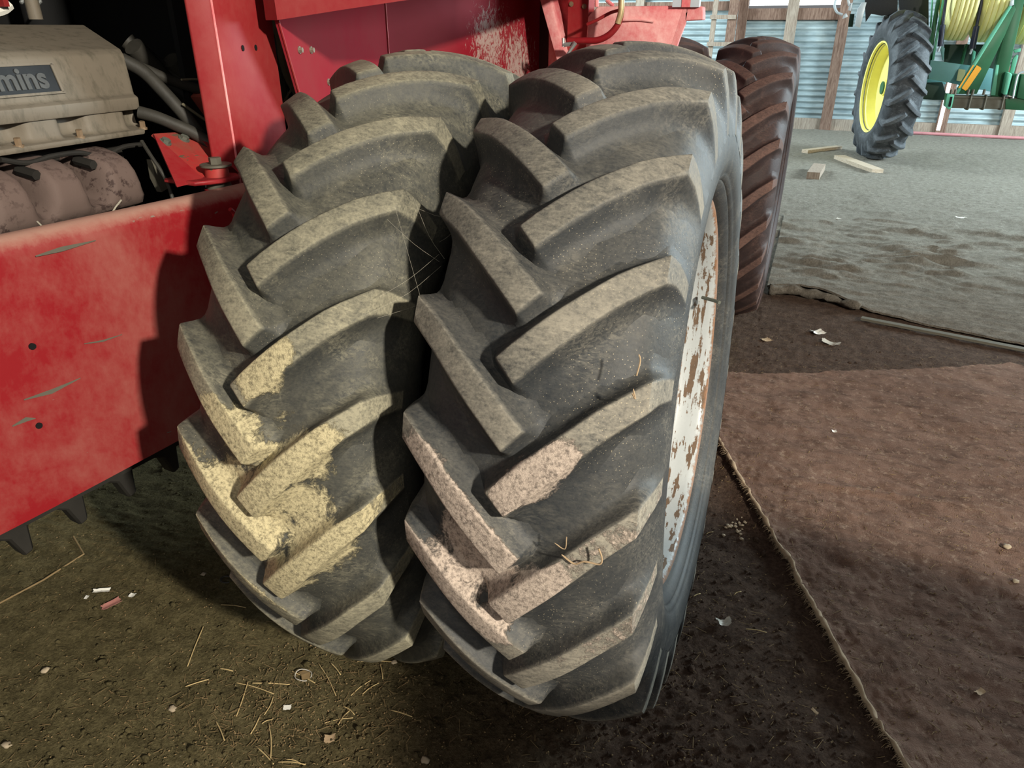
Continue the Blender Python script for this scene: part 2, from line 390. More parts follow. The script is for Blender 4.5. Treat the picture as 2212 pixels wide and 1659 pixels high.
M['fringe'] = simple('frayed_tan_thread', (.30, .22, .14), .95, 0, .3, 40)
M['straw'] = simple('dry_straw', (.46, .34, .16), .7, 0, .3, 30)
M['straw_dark'] = simple('old_brown_straw', (.22, .15, .07), .8, 0, .3, 30)
M['pebble'] = simple('pale_pebble', (.36, .29, .20), .85, 0, .35, 25, .3)
M['paper'] = simple('dirty_white_paper', (.78, .76, .68), .8, 0, .12, 25)
M['redscrap'] = simple('faded_red_wrapper', (.42, .18, .15), .7, 0, .3, 30)
M['leaf'] = simple('dry_leaf', (.38, .27, .16), .85, 0, .3, 30)
M['plastic'] = simple('clear_dirty_plastic', (.45, .42, .36), .25, 0, .2, 20)
def woodmat(name, c, d, axis=(6, 6, .6)):
    t = NT(name); P = t.objc()
    g = t.noise(t.scalev(P, axis), 9, 6, .65, .6)
    t.color(t.mix(t.ramp(g, [(0.35, 0.0), (0.65, 1.0)]), d, c)); t.rough(.8); t.bump(g, .25, .004); return t.m
M['wood'] = woodmat('weathered_brown_timber', (.24, .155, .115), (.11, .06, .042))
M['wood_grey'] = woodmat('weathered_grey_timber', (.36, .30, .24), (.20, .15, .115))
M['plank'] = woodmat('pale_sawn_plank', (.56, .47, .36), (.36, .28, .20), (.6, 6, 6))
t = NT('galvanised_sheet'); P = t.pos()
g = t.noise(t.scalev(P, (.4, 1, 2.2)), 3.5, 6, .7)
t.color(t.mix(t.ramp(g, [(0.35, 0.0), (0.7, 1.0)]), (.26, .33, .35), (.52, .62, .64))); t.metal(.25); t.rough(.5); M['tin'] = t.m
t = NT('daylight_pane'); t.color((1, 1, 1)); t.b.inputs['Emission Color'].default_value = (.93, .98, 1, 1); t.b.inputs['Emission Strength'].default_value = 2.2; M['pane'] = t.m
M['pinkhose'] = simple('faded_pink_hose', (.45, .19, .20), .6, 0, .2, 10)
M['web'] = simple('cobweb_thread', (.35, .32, .25), .9, 0, .2, 30)
M['arch_dark'] = simple('dark_shaded_red_paint', (.045, .018, .014), .7, 0, .4, 6)  # red darkened to stand in for shade inside the wheel arch
# ------------------------------------------------------------------ the shed: dirt floor and back wall
WALLY = 16.5
def gheight(x, y):
    v = Vector((x, y, 0))
    h = noise.fractal(v*0.9, 1.0, 2.0, 3)*0.012
    near = max(0.0, 1-max(0, (y-4.5))/3)
    if near > 0:
        h += (noise.fractal(v*7.0, 0.8, 2.1, 4)*0.007 + abs(noise.noise(v*23.0))*0.006 + max(0, noise.noise(v*41.0))*0.009 + max(0, noise.noise(v*83.0))*0.005)*near
    if y > 5.5:   # wheel tracks pressed into the dust
        a = min(1, (y-5.5)/0.6)
        for xc, ang in ((0.35, .13), (2.1, .10), (1.15, .16)):
            d = x - (xc + (y-7)*ang)
            if abs(d) < 0.34:
                ph = (y*1.0 + abs(d)*0.75)/0.17
                s = (math.sin(ph*2*math.pi)*0.5+0.5)
                h += a*0.03*(s**1.5-0.5)*0.6*(1-(abs(d)/0.34)**4)*(0.6+0.8*noise.noise(v*1.7))*max(0, 1-max(0, y-11)/2)
        h += noise.fractal(v*3.0, .9, 2.0, 3)*0.012*a
        rg = noise.noise(Vector((x*1.6, y*7.5+x*1.2, 4.0)))+.5*noise.noise(Vector((x*3.1, y*15, 8.0)))
        h += a*.11*max(0, rg)*max(0, 1-max(0, y-8.5)/2.5)*(.5+.9*abs(noise.noise(Vector((x*.8, y*.5, 2)))))
    # the left-hand dual stands in a shallow dip
    h -= 0.024*math.exp(-(((x+0.97)/0.45)**2+((y-1.87)/1.2)**2))
    return h
def axis_pts(lo, hi, c, n, b):
    # denser around c
    f = lambda u: math.sinh(b*u)/math.sinh(b)
    out = []
    k = int(n*(c-lo)**.5/((c-lo)**.5+(hi-c)**.5))
    for i in range(k): out.append(c-(c-lo)*f(1-i/k))
    for i in range(n-k+1): out.append(c+(hi-c)*f(i/(n-k)))
    return out
xs = axis_pts(-6.5, 6.5, -0.5, 380, 3.4); ys = axis_pts(-3.0, WALLY+0.1, 1.7, 460, 3.4)
vsg = [(x, y, gheight(x, y)) for y in ys for x in xs]; nx = len(xs)
fg = [(j*nx+i, j*nx+i+1, (j+1)*nx+i+1, (j+1)*nx+i) for j in range(len(ys)-1) for i in range(nx-1)]
me = bpy.data.meshes.new('floor'); me.from_pydata(vsg, [], fg)
floor = finish_me(me, 'floor', M['dirt'], None, True, 180)
tag(floor, 'packed brown dirt floor with straw and tyre tracks', None, None, 'structure')

# back wall: timber posts and rails, each corrugated sheet a piece of its own
wall = empty('wall_back', (1.0, WALLY, 0)); tag(wall, 'corrugated metal back wall on timber posts', None, None, 'structure')
def child_keep(o, parent):
    o.parent = parent; o.matrix_parent_inverse = parent.matrix_world.inverted(); return o
WI = Matrix.Translation((-1.0, -WALLY, 0))
def corr_sheet(x0, x1, z0, z1, y, pitch=0.108, amp=0.022):
    nz = max(6, int((z1-z0)/pitch*8)); vs_, fs = [], []
    for x in (x0, x1):
        for i in range(nz+1):
            z = z0+(z1-z0)*i/nz; vs_.append((x-1.0, y-WALLY+amp*math.sin(z/pitch*2*math.pi), z))
    for i in range(nz): fs.append((i, i+1, nz+2+i, nz+1+i))
    me = bpy.data.meshes.new('corrugated_sheet'); me.from_pydata(vs_, [], fs)
    o = finish_me(me, 'corrugated_sheet', M['tin'], wall, True, 180); return o
def wallx(px, py=150, y=WALLY): return onY(px, py, y).x
ZW = onY(1700, 14, WALLY).z     # sill of the strip of daylight
posts = [wallx(1375), wallx(1590), wallx(1694), wallx(1804), wallx(1925), wallx(2040, 240), wallx(2178, 240), wallx(2330)]
for a, b in zip(posts, posts[1:]):
    zz = ZW-0.05 if wallx(1580) < (a+b)/2 < wallx(1815) else 3.6
    corr_sheet(a+.012 if abs(b-posts[5]) > .01 else a+.012, b-.012, 0.10, zz, WALLY+.02)
corr_sheet(-6.5, posts[0]-.012, .1, 3.6, WALLY+.02); corr_sheet(posts[-1]+.012, 6.5, .1, 3.6, WALLY+.02)
for i, x in enumerate(posts):
    bm = bmesh.new(); wd = .20 if i in (2, 3) else .17
    box(bm, (x-1.0, -.09, 1.85), wd, .13, 3.7); bevel(bm, .012, 2)
    for v in bm.verts: v.co.x += .012*math.sin(v.co.z*2.1+i)
    finish(bm, 'timber_post', M['wood'] if i % 2 else M['wood_grey'], wall)
for x0, x1, z, h_ in ((posts[1], posts[3], ZW-.13, .20), (posts[4], posts[6], onY(2000, 150, WALLY).z, .16), (-6.5, posts[1], 2.2, .16)):
    bm = bmesh.new(); box(bm, ((x0+x1)/2-1.0, -.05, z), x1-x0, .07, h_); bevel(bm, .008, 1); finish(bm, 'rail', M['wood'], wall)
bm = bmesh.new(); box(bm, (-1.0, -.06, .09), 13, .10, .22); bevel(bm, .01, 1)
tag(finish(bm, 'baseboard_back', M['wood_grey']), 'grey weathered sill board along the back wall', None, None, 'structure').location = (1.0, WALLY, 0)
# strip of daylight above the rail
win = empty('window_1', (wallx(1700), WALLY, ZW)); tag(win, 'bright daylight strip window above the corrugated sheets', None, None, 'structure')
for a, b in ((posts[1], posts[2]), (posts[2], posts[3])):
    bm = bmesh.new(); box(bm, ((a+b)/2-win.location.x, .03, .62), b-a-.2, .02, 1.2); finish(bm, 'pane', M['pane'], win, False)
# slits of daylight beside two posts
for px, py, z0, z1, wd, nm in ((1593, 20, 0.9, 3.0, .045, 'window_2'), (2031, 250, .08, .98, .06, 'window_3')):
    x = wallx(px, py); bm = bmesh.new(); box(bm, (0, 0, (z1-z0)/2), wd, .02, z1-z0)
    o = finish(bm, nm, M['pane'], None, False, loc=(x, WALLY-.17, z0)); tag(o, 'slit of white daylight beside a timber wall post', None, None, 'structure')
# ------------------------------------------------------------------ tyres
T_TAB = catmull_tab([(0, (0, .900)), (.08, (.08, .8926)), (.16, (.16, .8704)), (.2346, (.2346, .8363))], 4)[:-1] + \
    [(.2346, (.2346, .8363)), (.25, (.2385, .822)), (.28, (.2445, .788)), (.315, (.2490, .745)), (.35, (.2515, .690))]
C_TAB = [(0, (0, .853)), (.08, (.08, .846)), (.16, (.158, .824)), (.2346, (.214, .783)), (.25, (.2215, .771)), (.28, (.2345, .742)), (.315, (.2455, .712)), (.35, (.2525, .682))]
def surf(m, th, h, S):
    s = -1 if m < 0 else 1; a = min(abs(m), .35)
    xT, rT = interp(T_TAB, a); xC, rC = interp(C_TAB, a)
    x = s*lerp(xC, xT, h)*S[1]; r = lerp(rC, rT, h)*S[0]
    return Vector((x, -r*math.cos(th), r*math.sin(th)))
LO = [(.006, 0.0), (.055, 3.2), (.11, 6.6), (.163, 10.0), (.2346, 13.9), (.28, 15.0), (.35, 15.6)]
UP = [(-.030, 2.45), (.014, 5.2), (.06, 7.95), (.111, 10.8), (.160, 13.7), (.2346, 17.4), (.28, 18.0), (.35, 18.4)]
def lug_mesh(name, mirror, S=(1, 1), astretch=1.0, detail=1):
    tab1 = lambda tab, m: interp([(a, (b,)) for a, b in tab], m)[0]
    st = []   # stations: (lo m,th) (up m,th) axial offset, height factor
    ts = [i/10 for i in range(11)] if detail else [i/4 for i in range(5)]
    lo0, up0 = LO[0][0], UP[0][0]
    stations = []
    for t in ts:
        ml, mu = lerp(lo0, .2346, t), lerp(up0, .2346, t)
        stations.append(((ml, tab1(LO, ml)), (mu, tab1(UP, mu))))
    for m in (.25, .28, .315, .35): stations.append(((m, tab1(LO, m)), (m, tab1(UP, m))))
    K = rad(1)*.87
    pl = [(Vector((a[0], a[1]*K)), Vector((b[0], b[1]*K))) for a, b in stations]
    axd = ((pl[0][0]+pl[0][1])-(pl[1][0]+pl[1][1])).normalized()
    ends = [(.064, -.07), (.046, .005), (.031, .07), (.020, .22), (.012, .52), (.006, .82), (.0025, .955), (0, .99)] if detail else [(.035, -.1), (.014, .4), (0, .985)]
    rows = [(pl[0][0]+axd*a, pl[0][1]+axd*a, h, 0) for a, h in ends]
    rows.append((pl[0][0]-axd*.003, pl[0][1]-axd*.003, 1.0, 1))
    rows += [(a, b, 1.0, 1) for a, b in pl[1:]]
    prof = [(.070, -.07), (.049, .005), (.033, .07), (.021, .22), (.0125, .52), (.006, .82), (.0025, .955), (0, .99), (-.003, 1.0)] if detail else [(.04, -.1), (.014, .5), (0, 1.0)]
    # plan cross direction
    vs_, tp, nrow = [], [], 0
    for lo, up, hj, tj in rows:
        d = (lo-up).normalized(); w_ = (lo-up).length
        cross = [(lo+d*o, h) for o, h in prof] + [(lo.lerp(up, f), 1.0) for f in ((.33, .66) if detail else ())] + [(up-d*o, h) for o, h in reversed(prof)]
        nrow = len(cross)
        for q, h in cross:
            hh = h*hj if (h > 0 and hj > 0) else min(h, hj)
            th = q[1]/.87*astretch
            vs_.append(surf(q[0], th, hh, S)); tp.append(1.0 if (hh > .97) else (0.45 if hh > .9 else 0.0))
    fs = []
    for j in range(len(rows)-1):
        for i in range(nrow-1):
            a = j*nrow+i; fs.append((a, a+1, a+nrow+1, a+nrow))
    if mirror: vs_ = [Vector((-v.x, v.y, v.z)) for v in vs_]
    me = bpy.data.meshes.new(name); me.from_pydata(vs_, [], fs)
    bm = bmesh.new(); bm.from_mesh(me); bmesh.ops.recalc_face_normals(bm, faces=bm.faces)
    c = sum((f.normal.dot(f.calc_center_median()*Vector((0, 1, 1))) for f in bm.faces))
    if c < 0: bmesh.ops.reverse_faces(bm, faces=bm.faces)
    bm.to_mesh(me); bm.free()
    at = me.attributes.new('top', 'FLOAT', 'POINT'); at.data.foreach_set('value', tp)
    me.polygons.foreach_set('use_smooth', [True]*len(me.polygons)); me.set_sharp_from_angle(angle=rad(48))
    return me
CASING = [(0, .853), (.05, .8505), (.10, .8425), (.158, .824), (.195, .803), (.214, .783), (.2345, .742), (.2455, .712), (.2515, .685), (.2535, .655), (.252, .625),
          (.245, .598), (.2405, .594), (.240, .588), (.233, .578), (.229, .576), (.2275, .569), (.215, .556), (.206, .547), (.197, .545), (.185, .53), (.17, .515)]
def casing_mesh(name, S=(1, 1), seg=184):
    prof = [(x*S[1], r*S[0]) for x, r in CASING]
    full = [(-x, r) for x, r in reversed(prof[1:])] + prof
    bm = bmesh.new(); lathe_x(bm, full, seg); bmesh.ops.recalc_face_normals(bm, faces=bm.faces)
    f0 = max(bm.faces, key=lambda f: f.calc_center_median().z)
    if f0.normal.z < 0: bmesh.ops.reverse_faces(bm, faces=bm.faces)
    me = bpy.data.meshes.new(name); bm.to_mesh(me); bm.free()
    me.polygons.foreach_set('use_smooth', [True]*len(me.polygons)); me.set_sharp_from_angle(angle=rad(50))
    return me
RIM = [(.188, .528, .9), (.194, .538, 1), (.200, .539, 1), (.204, .533, 1), (.202, .525, .8), (.194, .518, .3), (.180, .513, .1), (.150, .509, 0), (.115, .503, 0), (.108, .498, .5), (.100, .480, .2),
       (.06, .462, 0), (-.02, .458, 0), (-.05, .462, .2), (-.052, .44, .3), (-.045, .30, 0), (-.03, .20, 0), (-.03, .11, .3)]
def rim_mesh(name, S=(1, 1), seg=120):
    bm = bmesh.new()
    rings = lathe_x(bm, [(x*S[1], r*S[0]) for x, r, e in RIM], seg)
    lay = [e for x, r, e in RIM for k in range(seg)]
    bmesh.ops.recalc_face_normals(bm, faces=bm.faces)
    me = bpy.data.meshes.new(name); bm.to_mesh(me); bm.free()
    at = me.attributes.new('edge', 'FLOAT', 'POINT'); at.data.foreach_set('value', lay)
    me.polygons.foreach_set('use_smooth', [True]*len(me.polygons)); me.set_sharp_from_angle(angle=rad(40))
    return me
NL = 23; DEL = 360/NL
def make_tyre(parent, loc, rot, mats, phL, phR, meshes, rimname='wheel_rim', label=None, rimlabel=None, keep=None, nl=NL):
    cas, lgL, lgR, rimm = meshes
    t_ = bpy.data.objects.new('tyre', cas); col.objects.link(t_); t_.parent = parent
    t_.location = Vector(loc)-parent.location; t_.rotation_euler = rot
    t_.material_slots[0].link = 'OBJECT'; t_.material_slots[0].material = mats[0]
    if label: t_['label'] = label
    for me, ph in ((lgL, phL), (lgR, phR)):
        for k in range(nl):
            o = bpy.data.objects.new('tread_lug', me); col.objects.link(o); o.parent = t_
            o.rotation_euler = (-rad(ph-k*360/nl), 0, 0)
            o.material_slots[0].link = 'OBJECT'; o.material_slots[0].material = mats[0]
    if rimm:
        r_ = bpy.data.objects.new(rimname, rimm); col.objects.link(r_); r_.parent = t_
        r_.material_slots[0].link = 'OBJECT'; r_.material_slots[0].material = mats[1]
        if rimlabel: r_['label'] = rimlabel
    return t_
cas = casing_mesh('tyre'); lgR = lug_mesh('tread_lug', False); lgL = lug_mesh('tread_lug', True); rimm = rim_mesh('wheel_rim')
for me in (cas, lgR, lgL, rimm): me.materials.append(M['rubber_r'])
TYRE = (cas, lgL, lgR, rimm)
cas2 = casing_mesh('tyre', seg=92); lgR2 = lug_mesh('tread_lug', False, detail=1); lgL2 = lug_mesh('tread_lug', True, detail=1)
tractor = empty('red_tractor', (-1.6, 3.5, 0))
tag(tractor, 'large red dual-wheeled tractor with an open engine bay', 'tractor')
CAMBER = rad(-2.3545)
# tread phases measured from the photograph (angle of the inner lower corner above the horizontal)
make_tyre(tractor, (-.4028, 1.8745, .870), (0, CAMBER, 0), (M['rubber_r'], M['rim']), 63.78, 63.78+DEL/2+.0, TYRE,
          label='near outer tyre with tan dust on its worn lugs', rimlabel='white painted rim with rust patches')
make_tyre(tractor, (-.96825, 1.8677, .8476), (0, CAMBER, 0), (M['rubber_l'], M['rim']), 71.98, 71.98+DEL/2, TYRE,
          label='near inner tyre caked with yellow mud')
make_tyre(tractor, (-.3803, 5.2695, .855), (0, 0, rad(-.48)), (M['rubber_f'], M['rim_f']), 49.13, 49.13+DEL/2, TYRE, label='far outer tyre in reddish dust', rimlabel='brown dusty rim')
make_tyre(tractor, (-.955, 5.27, .855), (0, 0, rad(-.48)), (M['rubber_f'], M['rim_f']), 45.0, 45.0+DEL/2, TYRE, label='far inner tyre in reddish dust', rimlabel='brown dusty rim')
# ------------------------------------------------------------------ red tractor body
TL = tractor.location.copy()
def tp(bm, name, mat, parent=None, smooth=True, angle=35, label=None):
    # link a mesh modelled in world coordinates as a part (or sub-part) of the tractor
    off = TL if parent is None else TL + parent.location
    for v in bm.verts: v.co -= off
    o = finish(bm, name, mat, parent or tractor, smooth, angle)
    if label: o['label'] = label
    return o
def up(p_, **k): return Vector((p_.x+k.get('x', 0), p_.y+k.get('y', 0), p_.z+k.get('z', 0)))
# valve stem
bm = bmesh.new(); q = Vector((-.4028+.15, 1.8745+.44, .87+.17))
vy = 1.8745+math.sqrt(.50**2-.14**2)
tube(bm, [(-.245, vy-.004, 1.0), (-.205, vy-.03, 1.003), (-.185, vy-.05, 1.005)], .006, 8); tp(bm, 'valve_stem', M['bolt_grey'])
# axle shafts between the duals
for y, z in ((1.872, .86), (5.27, .855)):
    bm = bmesh.new(); cyl(bm, (-3.2, y, z-.02), (-.30, y, z), .075, 20)
    cyl(bm, (-.46, y, z), (-.36, y, z), .16, 24); cyl(bm, (-1.04, y, z-.02), (-.92, y, z-.02), .16, 24); tp(bm, 'axle_shaft', M['dark_iron'])
bm = bmesh.new(); box(bm, (-2.6, 3.4, .72), .5, 5.6, .30); bevel(bm, .02, 2); tp(bm, 'chassis_rail', M['dark_iron'])

# long red side beam, swung eight degrees from the wheels
A8 = rad(8); bd = Vector((math.sin(A8), math.cos(A8), 0)); bn = Vector((math.cos(A8), -math.sin(A8), 0))
b0 = Vector((-1.45, 1.87, 0)) - bd*1.62; b1 = Vector((-1.45, 1.87, 0)) - bd*.135
bm = bmesh.new()
sec = [(0, .745), (.0, .80)]
R_ = .045
pr = [(0.0, .745), (0.0, 1.39-R_)] + [(-R_+R_*math.cos(a), 1.39-R_+R_*math.sin(a)) for a in [rad(k*15) for k in range(1, 7)]] + [(-.062, 1.388), (-.066, 1.375), (-.03, 1.30), (-.03, .775), (-.15, .775), (-.15, .745)]
NS = 14
rows = []
for i in range(NS+1):
    s = i/NS; base = b0.lerp(b1, s)
    rows.append([bm.verts.new(base + bn*(u+.004*math.sin(s*9+z*5)) + Vector((0, 0, z))) for u, z in pr])
for a, b in zip(rows, rows[1:]):
    for k in range(len(pr)): bm.faces.new((a[k], a[(k+1) % len(pr)], b[(k+1) % len(pr)], b[k]))
bm.faces.new(rows[0][::-1]); bm.faces.new(rows[-1]); bmesh.ops.recalc_face_normals(bm, faces=bm.faces)
beam = tp(bm, 'side_beam', M['red_beam'], label='red beam with dusty top and scratches')
def onbeam(px, py):
    d = ray(px, py); t_ = (Vector((-1.45, 1.87, 0))-CAMP).dot(bn)/d.dot(bn); return CAMP+d*t_
for px, py in ((69, 748), (83, 919)):
    c0 = onbeam(px, py); bm = bmesh.new(); cyl(bm, c0-bn*.02, c0+bn*.0045, .0075, 12); tp(bm, 'drilled_hole', M['hole'])
# bare scratches on the beam
for pts in (((75, 553), (130, 538), (205, 519)), ((50, 863), (110, 845), (172, 816)), ((25, 920), (55, 905), (75, 903)), ((180, 742), (220, 736), (262, 722))):
    bm = bmesh.new(); P3 = [onbeam(*q)+bn*.0035 for q in pts]; k = len(pts)
    w_ = [.0015, .0055, .001] if pts[0][0] != 180 else [.001, .0025, .0008]
    tp_ = [bm.verts.new(q+Vector((0, 0, w_[i]))) for i, q in enumerate(P3)]; bt = [bm.verts.new(q-Vector((0, 0, w_[i]))) for i, q in enumerate(P3)]
    for i in range(k-1): bm.faces.new((bt[i], bt[i+1], tp_[i+1], tp_[i]))
    tp(bm, 'bare_scratch', M['brownsteel'])
# dark tines hanging from a rail behind the beam's lower edge
def onb2(px, py, off): return onbeam(px, py)-bn*off
T0 = b0.lerp(b1, .02); T1 = b0.lerp(b1, .98)
bm = bmesh.new(); bar(bm, T0-bn*.20+Vector((0, 0, .73)), T1-bn*.20+Vector((0, 0, .73)), .07, .20); tp(bm, 'tine_rail', M['dark_iron'])
for k in range(10):
    c0 = b0.lerp(b1, .03+k*.104) - bn*.19; u_ = bd
    bm = bmesh.new()
    prism(bm, [c0-u_*.078+Vector((0, 0, .79)), c0+u_*.070+Vector((0, 0, .79)), c0+u_*.050+Vector((0, 0, .620)), c0+u_*.044+Vector((0, 0, .535)), c0+u_*.018+Vector((0, 0, .528)), c0-u_*.004+Vector((0, 0, .595)), c0-u_*.040+Vector((0, 0, .618)), c0-u_*.074+Vector((0, 0, .610))], bn*-.05)
    bevel(bm, .006, 1, 50); tp(bm, 'tine', M['dark_iron'])

# corner post, folded sheet, its fold highlight painted as a pale strip
PX = -1.6
bm = bmesh.new()
ya, yb = onX(480, 150, PX).y, 2.068
sect = [(-.05, ya-.045), (-.006, ya-.006), (0, ya+.004), (0, yb), (-.10, yb), (-.10, yb-.012), (-.014, yb-.012), (-.014, ya+.01), (-.06, ya-.04)]
prism(bm, [(PX+x, y, 1.24) for x, y in sect], (0, 0, 1.5)); bevel(bm, .004, 2, 50)
post = tp(bm, 'corner_post', M['red'], label='upright red corner post')
bm = bmesh.new(); tube(bm, [(PX-.001, ya+.001, 1.25), (PX-.001, ya+.001, 2.6)], .0035, 8); tp(bm, 'post_fold_highlight', M['red_pale'])  # pale tube painting the highlight along the fold
for px, py in ((524, 104), (552, 103)):
    c0 = onX(px, py, PX); bm = bmesh.new(); cyl(bm, c0-Vector((.01, 0, 0)), c0+Vector((.0025, 0, 0)), .0055, 12)
    for v in bm.verts: v.co.z = c0.z+(v.co.z-c0.z)*1.5
    tp(bm, 'slot_hole', M['hole'])

# overhanging fuel-tank panel, flaring out over the wheel
O_ = [onX(599, 43.5, -1.5), onX(740, 21, -1.32), onX(880, 0, -1.15), Vector((-1.12, 3.6, 2.0)), Vector((-1.12, 4.2, 2.06))]
I_ = [Vector((-1.545, O_[0].y+.005, O_[0].z)), Vector((-1.75, 2.5, O_[1].z)), Vector((-1.9, 2.9, O_[2].z)), Vector((-1.78, 3.6, 2.0)), Vector((-1.70, 4.2, 2.06))]
bm = bmesh.new(); lo = [bm.verts.new(v) for v in O_]; li = [bm.verts.new(v) for v in I_]
hi = [bm.verts.new((v.x, v.y-.03 if k == 0 else v.y, 2.7)) for k, v in enumerate(O_)]; hi2 = [bm.verts.new((v.x, v.y, 2.7)) for v in I_]
for k in range(4):
    bm.faces.new((lo[k], lo[k+1], hi[k+1], hi[k])); bm.faces.new((li[k], li[k+1], lo[k+1], lo[k])); bm.faces.new((hi[k], hi[k+1], hi2[k+1], hi2[k])); bm.faces.new((hi2[k], hi2[k+1], li[k+1], li[k]))
bm.faces.new((lo[0], hi[0], hi2[0], li[0])); bm.faces.new((lo[4], li[4], hi2[4], hi[4])); bmesh.ops.recalc_face_normals(bm, faces=bm.faces)
tp(bm, 'tank_panel', M['red'], None, True, 30, label='bright red overhanging panel')
# recessed inner panel with bolts and a weld seam
LX = -1.53
pA, pB = onX(600, 44, LX), onX(652, 225, LX)
ys_ = onX(836, 85, -1.85).y
SEAM = Vector((-1.85, ys_, 0)); FARP = Vector((-1.62, 4.62, 0)); NEARP = Vector((LX, (pA.y+pB.y)/2, 0))
def onpl(px, py, a, b, off=0.0):
    n = Vector((b.y-a.y, -(b.x-a.x), 0)).normalized(); d = ray(px, py)
    return CAMP + d*((a-CAMP).dot(n)/d.dot(n)) + n*off
pn1 = Vector((SEAM.y-NEARP.y, -(SEAM.x-NEARP.x), 0)).normalized()
bm = bmesh.new()
prism(bm, [onpl(590, 5, NEARP, SEAM), onpl(600, 44, NEARP, SEAM), onpl(652, 225, NEARP, SEAM), onpl(668, 290, NEARP, SEAM), SEAM+Vector((0, 0, 1.2)), SEAM+Vector((0, 0, 2.1))], pn1*-.010)
tp(bm, 'inner_panel', M['red_panel'], None, False, label='dull red recessed panel with bolts')
bm = bmesh.new(); pn2 = Vector((FARP.y-SEAM.y, -(FARP.x-SEAM.x), 0)).normalized()
prism(bm, [SEAM+Vector((0, 0, 1.2)), FARP+Vector((0, 0, 1.2)), FARP+Vector((0, 0, 2.1)), SEAM+Vector((0, 0, 2.1))], pn2*-.010)
tp(bm, 'inner_panel', M['red_panel'], None, False, label='dull red recessed panel with scraped paint')
bm = bmesh.new(); tube(bm, [SEAM+Vector((.004, 0, 1.95)), SEAM+Vector((.005, 0, 1.6)), SEAM+Vector((.004, 0, 1.3))], .0035, 6); tp(bm, 'weld_seam', M['red_pale'])
bm = bmesh.new(); tube(bm, [onpl(600, 44, NEARP, SEAM, .002), onpl(652, 225, NEARP, SEAM, .002)], .0035, 6); tp(bm, 'panel_edge', M['red'])
def hexbolt(c0, n, r, h, mat, name='bolt', washer=True):
    n = Vector(n).normalized(); bm = bmesh.new(); tube(bm, [c0, c0+n*h], r, 6)
    if washer: tube(bm, [c0-n*.001, c0+n*h*.3], r*1.35, 14)
    tp(bm, name, mat, None, True, 25)
for px, py in ((646, 108), (671, 108), (709, 177)): hexbolt(onpl(px, py, NEARP, SEAM), pn1, .0085, .012, M['bolt_steel'])
# rear bulkhead of the wheel arch, shade painted into its colour, and the pale upright beside it
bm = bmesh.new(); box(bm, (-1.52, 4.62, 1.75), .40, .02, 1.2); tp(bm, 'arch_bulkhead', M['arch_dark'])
bm = bmesh.new()
q0, q1, q2, q3 = onY(1166, 0, 4.28), onY(1204, 136, 4.28), onY(1221, 124, 4.28), onY(1189, 0, 4.28)
prism(bm, [q0+(q0-q1)*2, q1+(q1-q0)*1.0, q2+(q2-q3)*1.0, q3+(q3-q2)*2], (0, .14, 0)); bevel(bm, .006, 2, 50)
tp(bm, 'arch_upright', M['pink_dust'], label='pale dusty pink upright')
bm = bmesh.new(); a0, a1 = onY(1186, 60, 4.44), onY(1236, 60, 4.44)
box(bm, ((a0.x+a1.x)/2, 4.49, 1.9), a1.x-a0.x, .10, 1.5); bevel(bm, .008, 2); tp(bm, 'cab_column', M['red_pale'])
bm = bmesh.new(); a0, a1 = onY(1226, 60, 4.36), onY(1269.5, 60, 4.36)
box(bm, ((a0.x+a1.x)/2, 4.42, 1.9), a1.x-a0.x, .12, 1.5); bevel(bm, .012, 2); tp(bm, 'cab_column', M['red'])
for px, py in ((1234, 9), (1262, 14)): hexbolt(onY(px, py, 4.36), (0, -1, 0), .010, .01, M['bolt_brass'])
# dusty slanted hood between the wheels
HY = 4.32
def hp(px, py, y=HY): return onY(px, py, y)
bm = bmesh.new()
front = [hp(1270, 36), hp(1292, 13.5), hp(1480, 12), hp(1449, 108), hp(1440, 150), hp(1262, 150)]
prism(bm, front, (-.05, .5, 0)); bevel(bm, .008, 2, 40)
tp(bm, 'hood', M['pink_dust'], label='slanted red hood under pale dust')
bm = bmesh.new(); prism(bm, [hp(1478, 12, HY), hp(1487, 16, HY), hp(1480, 52, HY), hp(1457, 112, HY), hp(1447, 108, HY)], (0, .03, 0)); tp(bm, 'hood_flange', M['pink_dust'])
bm = bmesh.new(); prism(bm, [hp(1481, 12), hp(1518, 14), hp(1518, 43), hp(1479, 45)], (0, .10, 0)); bevel(bm, .004, 1, 40); tp(bm, 'hood_block', M['pink_dust'])
for px in (1464, 1484, 1503):
    bm = bmesh.new(); c0 = hp(px, 4); box(bm, c0, .045, .05, .05); bevel(bm, .006, 1); tp(bm, 'lamp_block', M['greymetal'] if px != 1484 else M['red_pale'])
bm = bmesh.new(); tube(bm, smoothpath([hp(1345, 43, 4.3), hp(1380, 43, 4.31), hp(1412, 47, 4.315)], 4), .006, 6); tp(bm, 'hood_crease', M['pink_dust'])
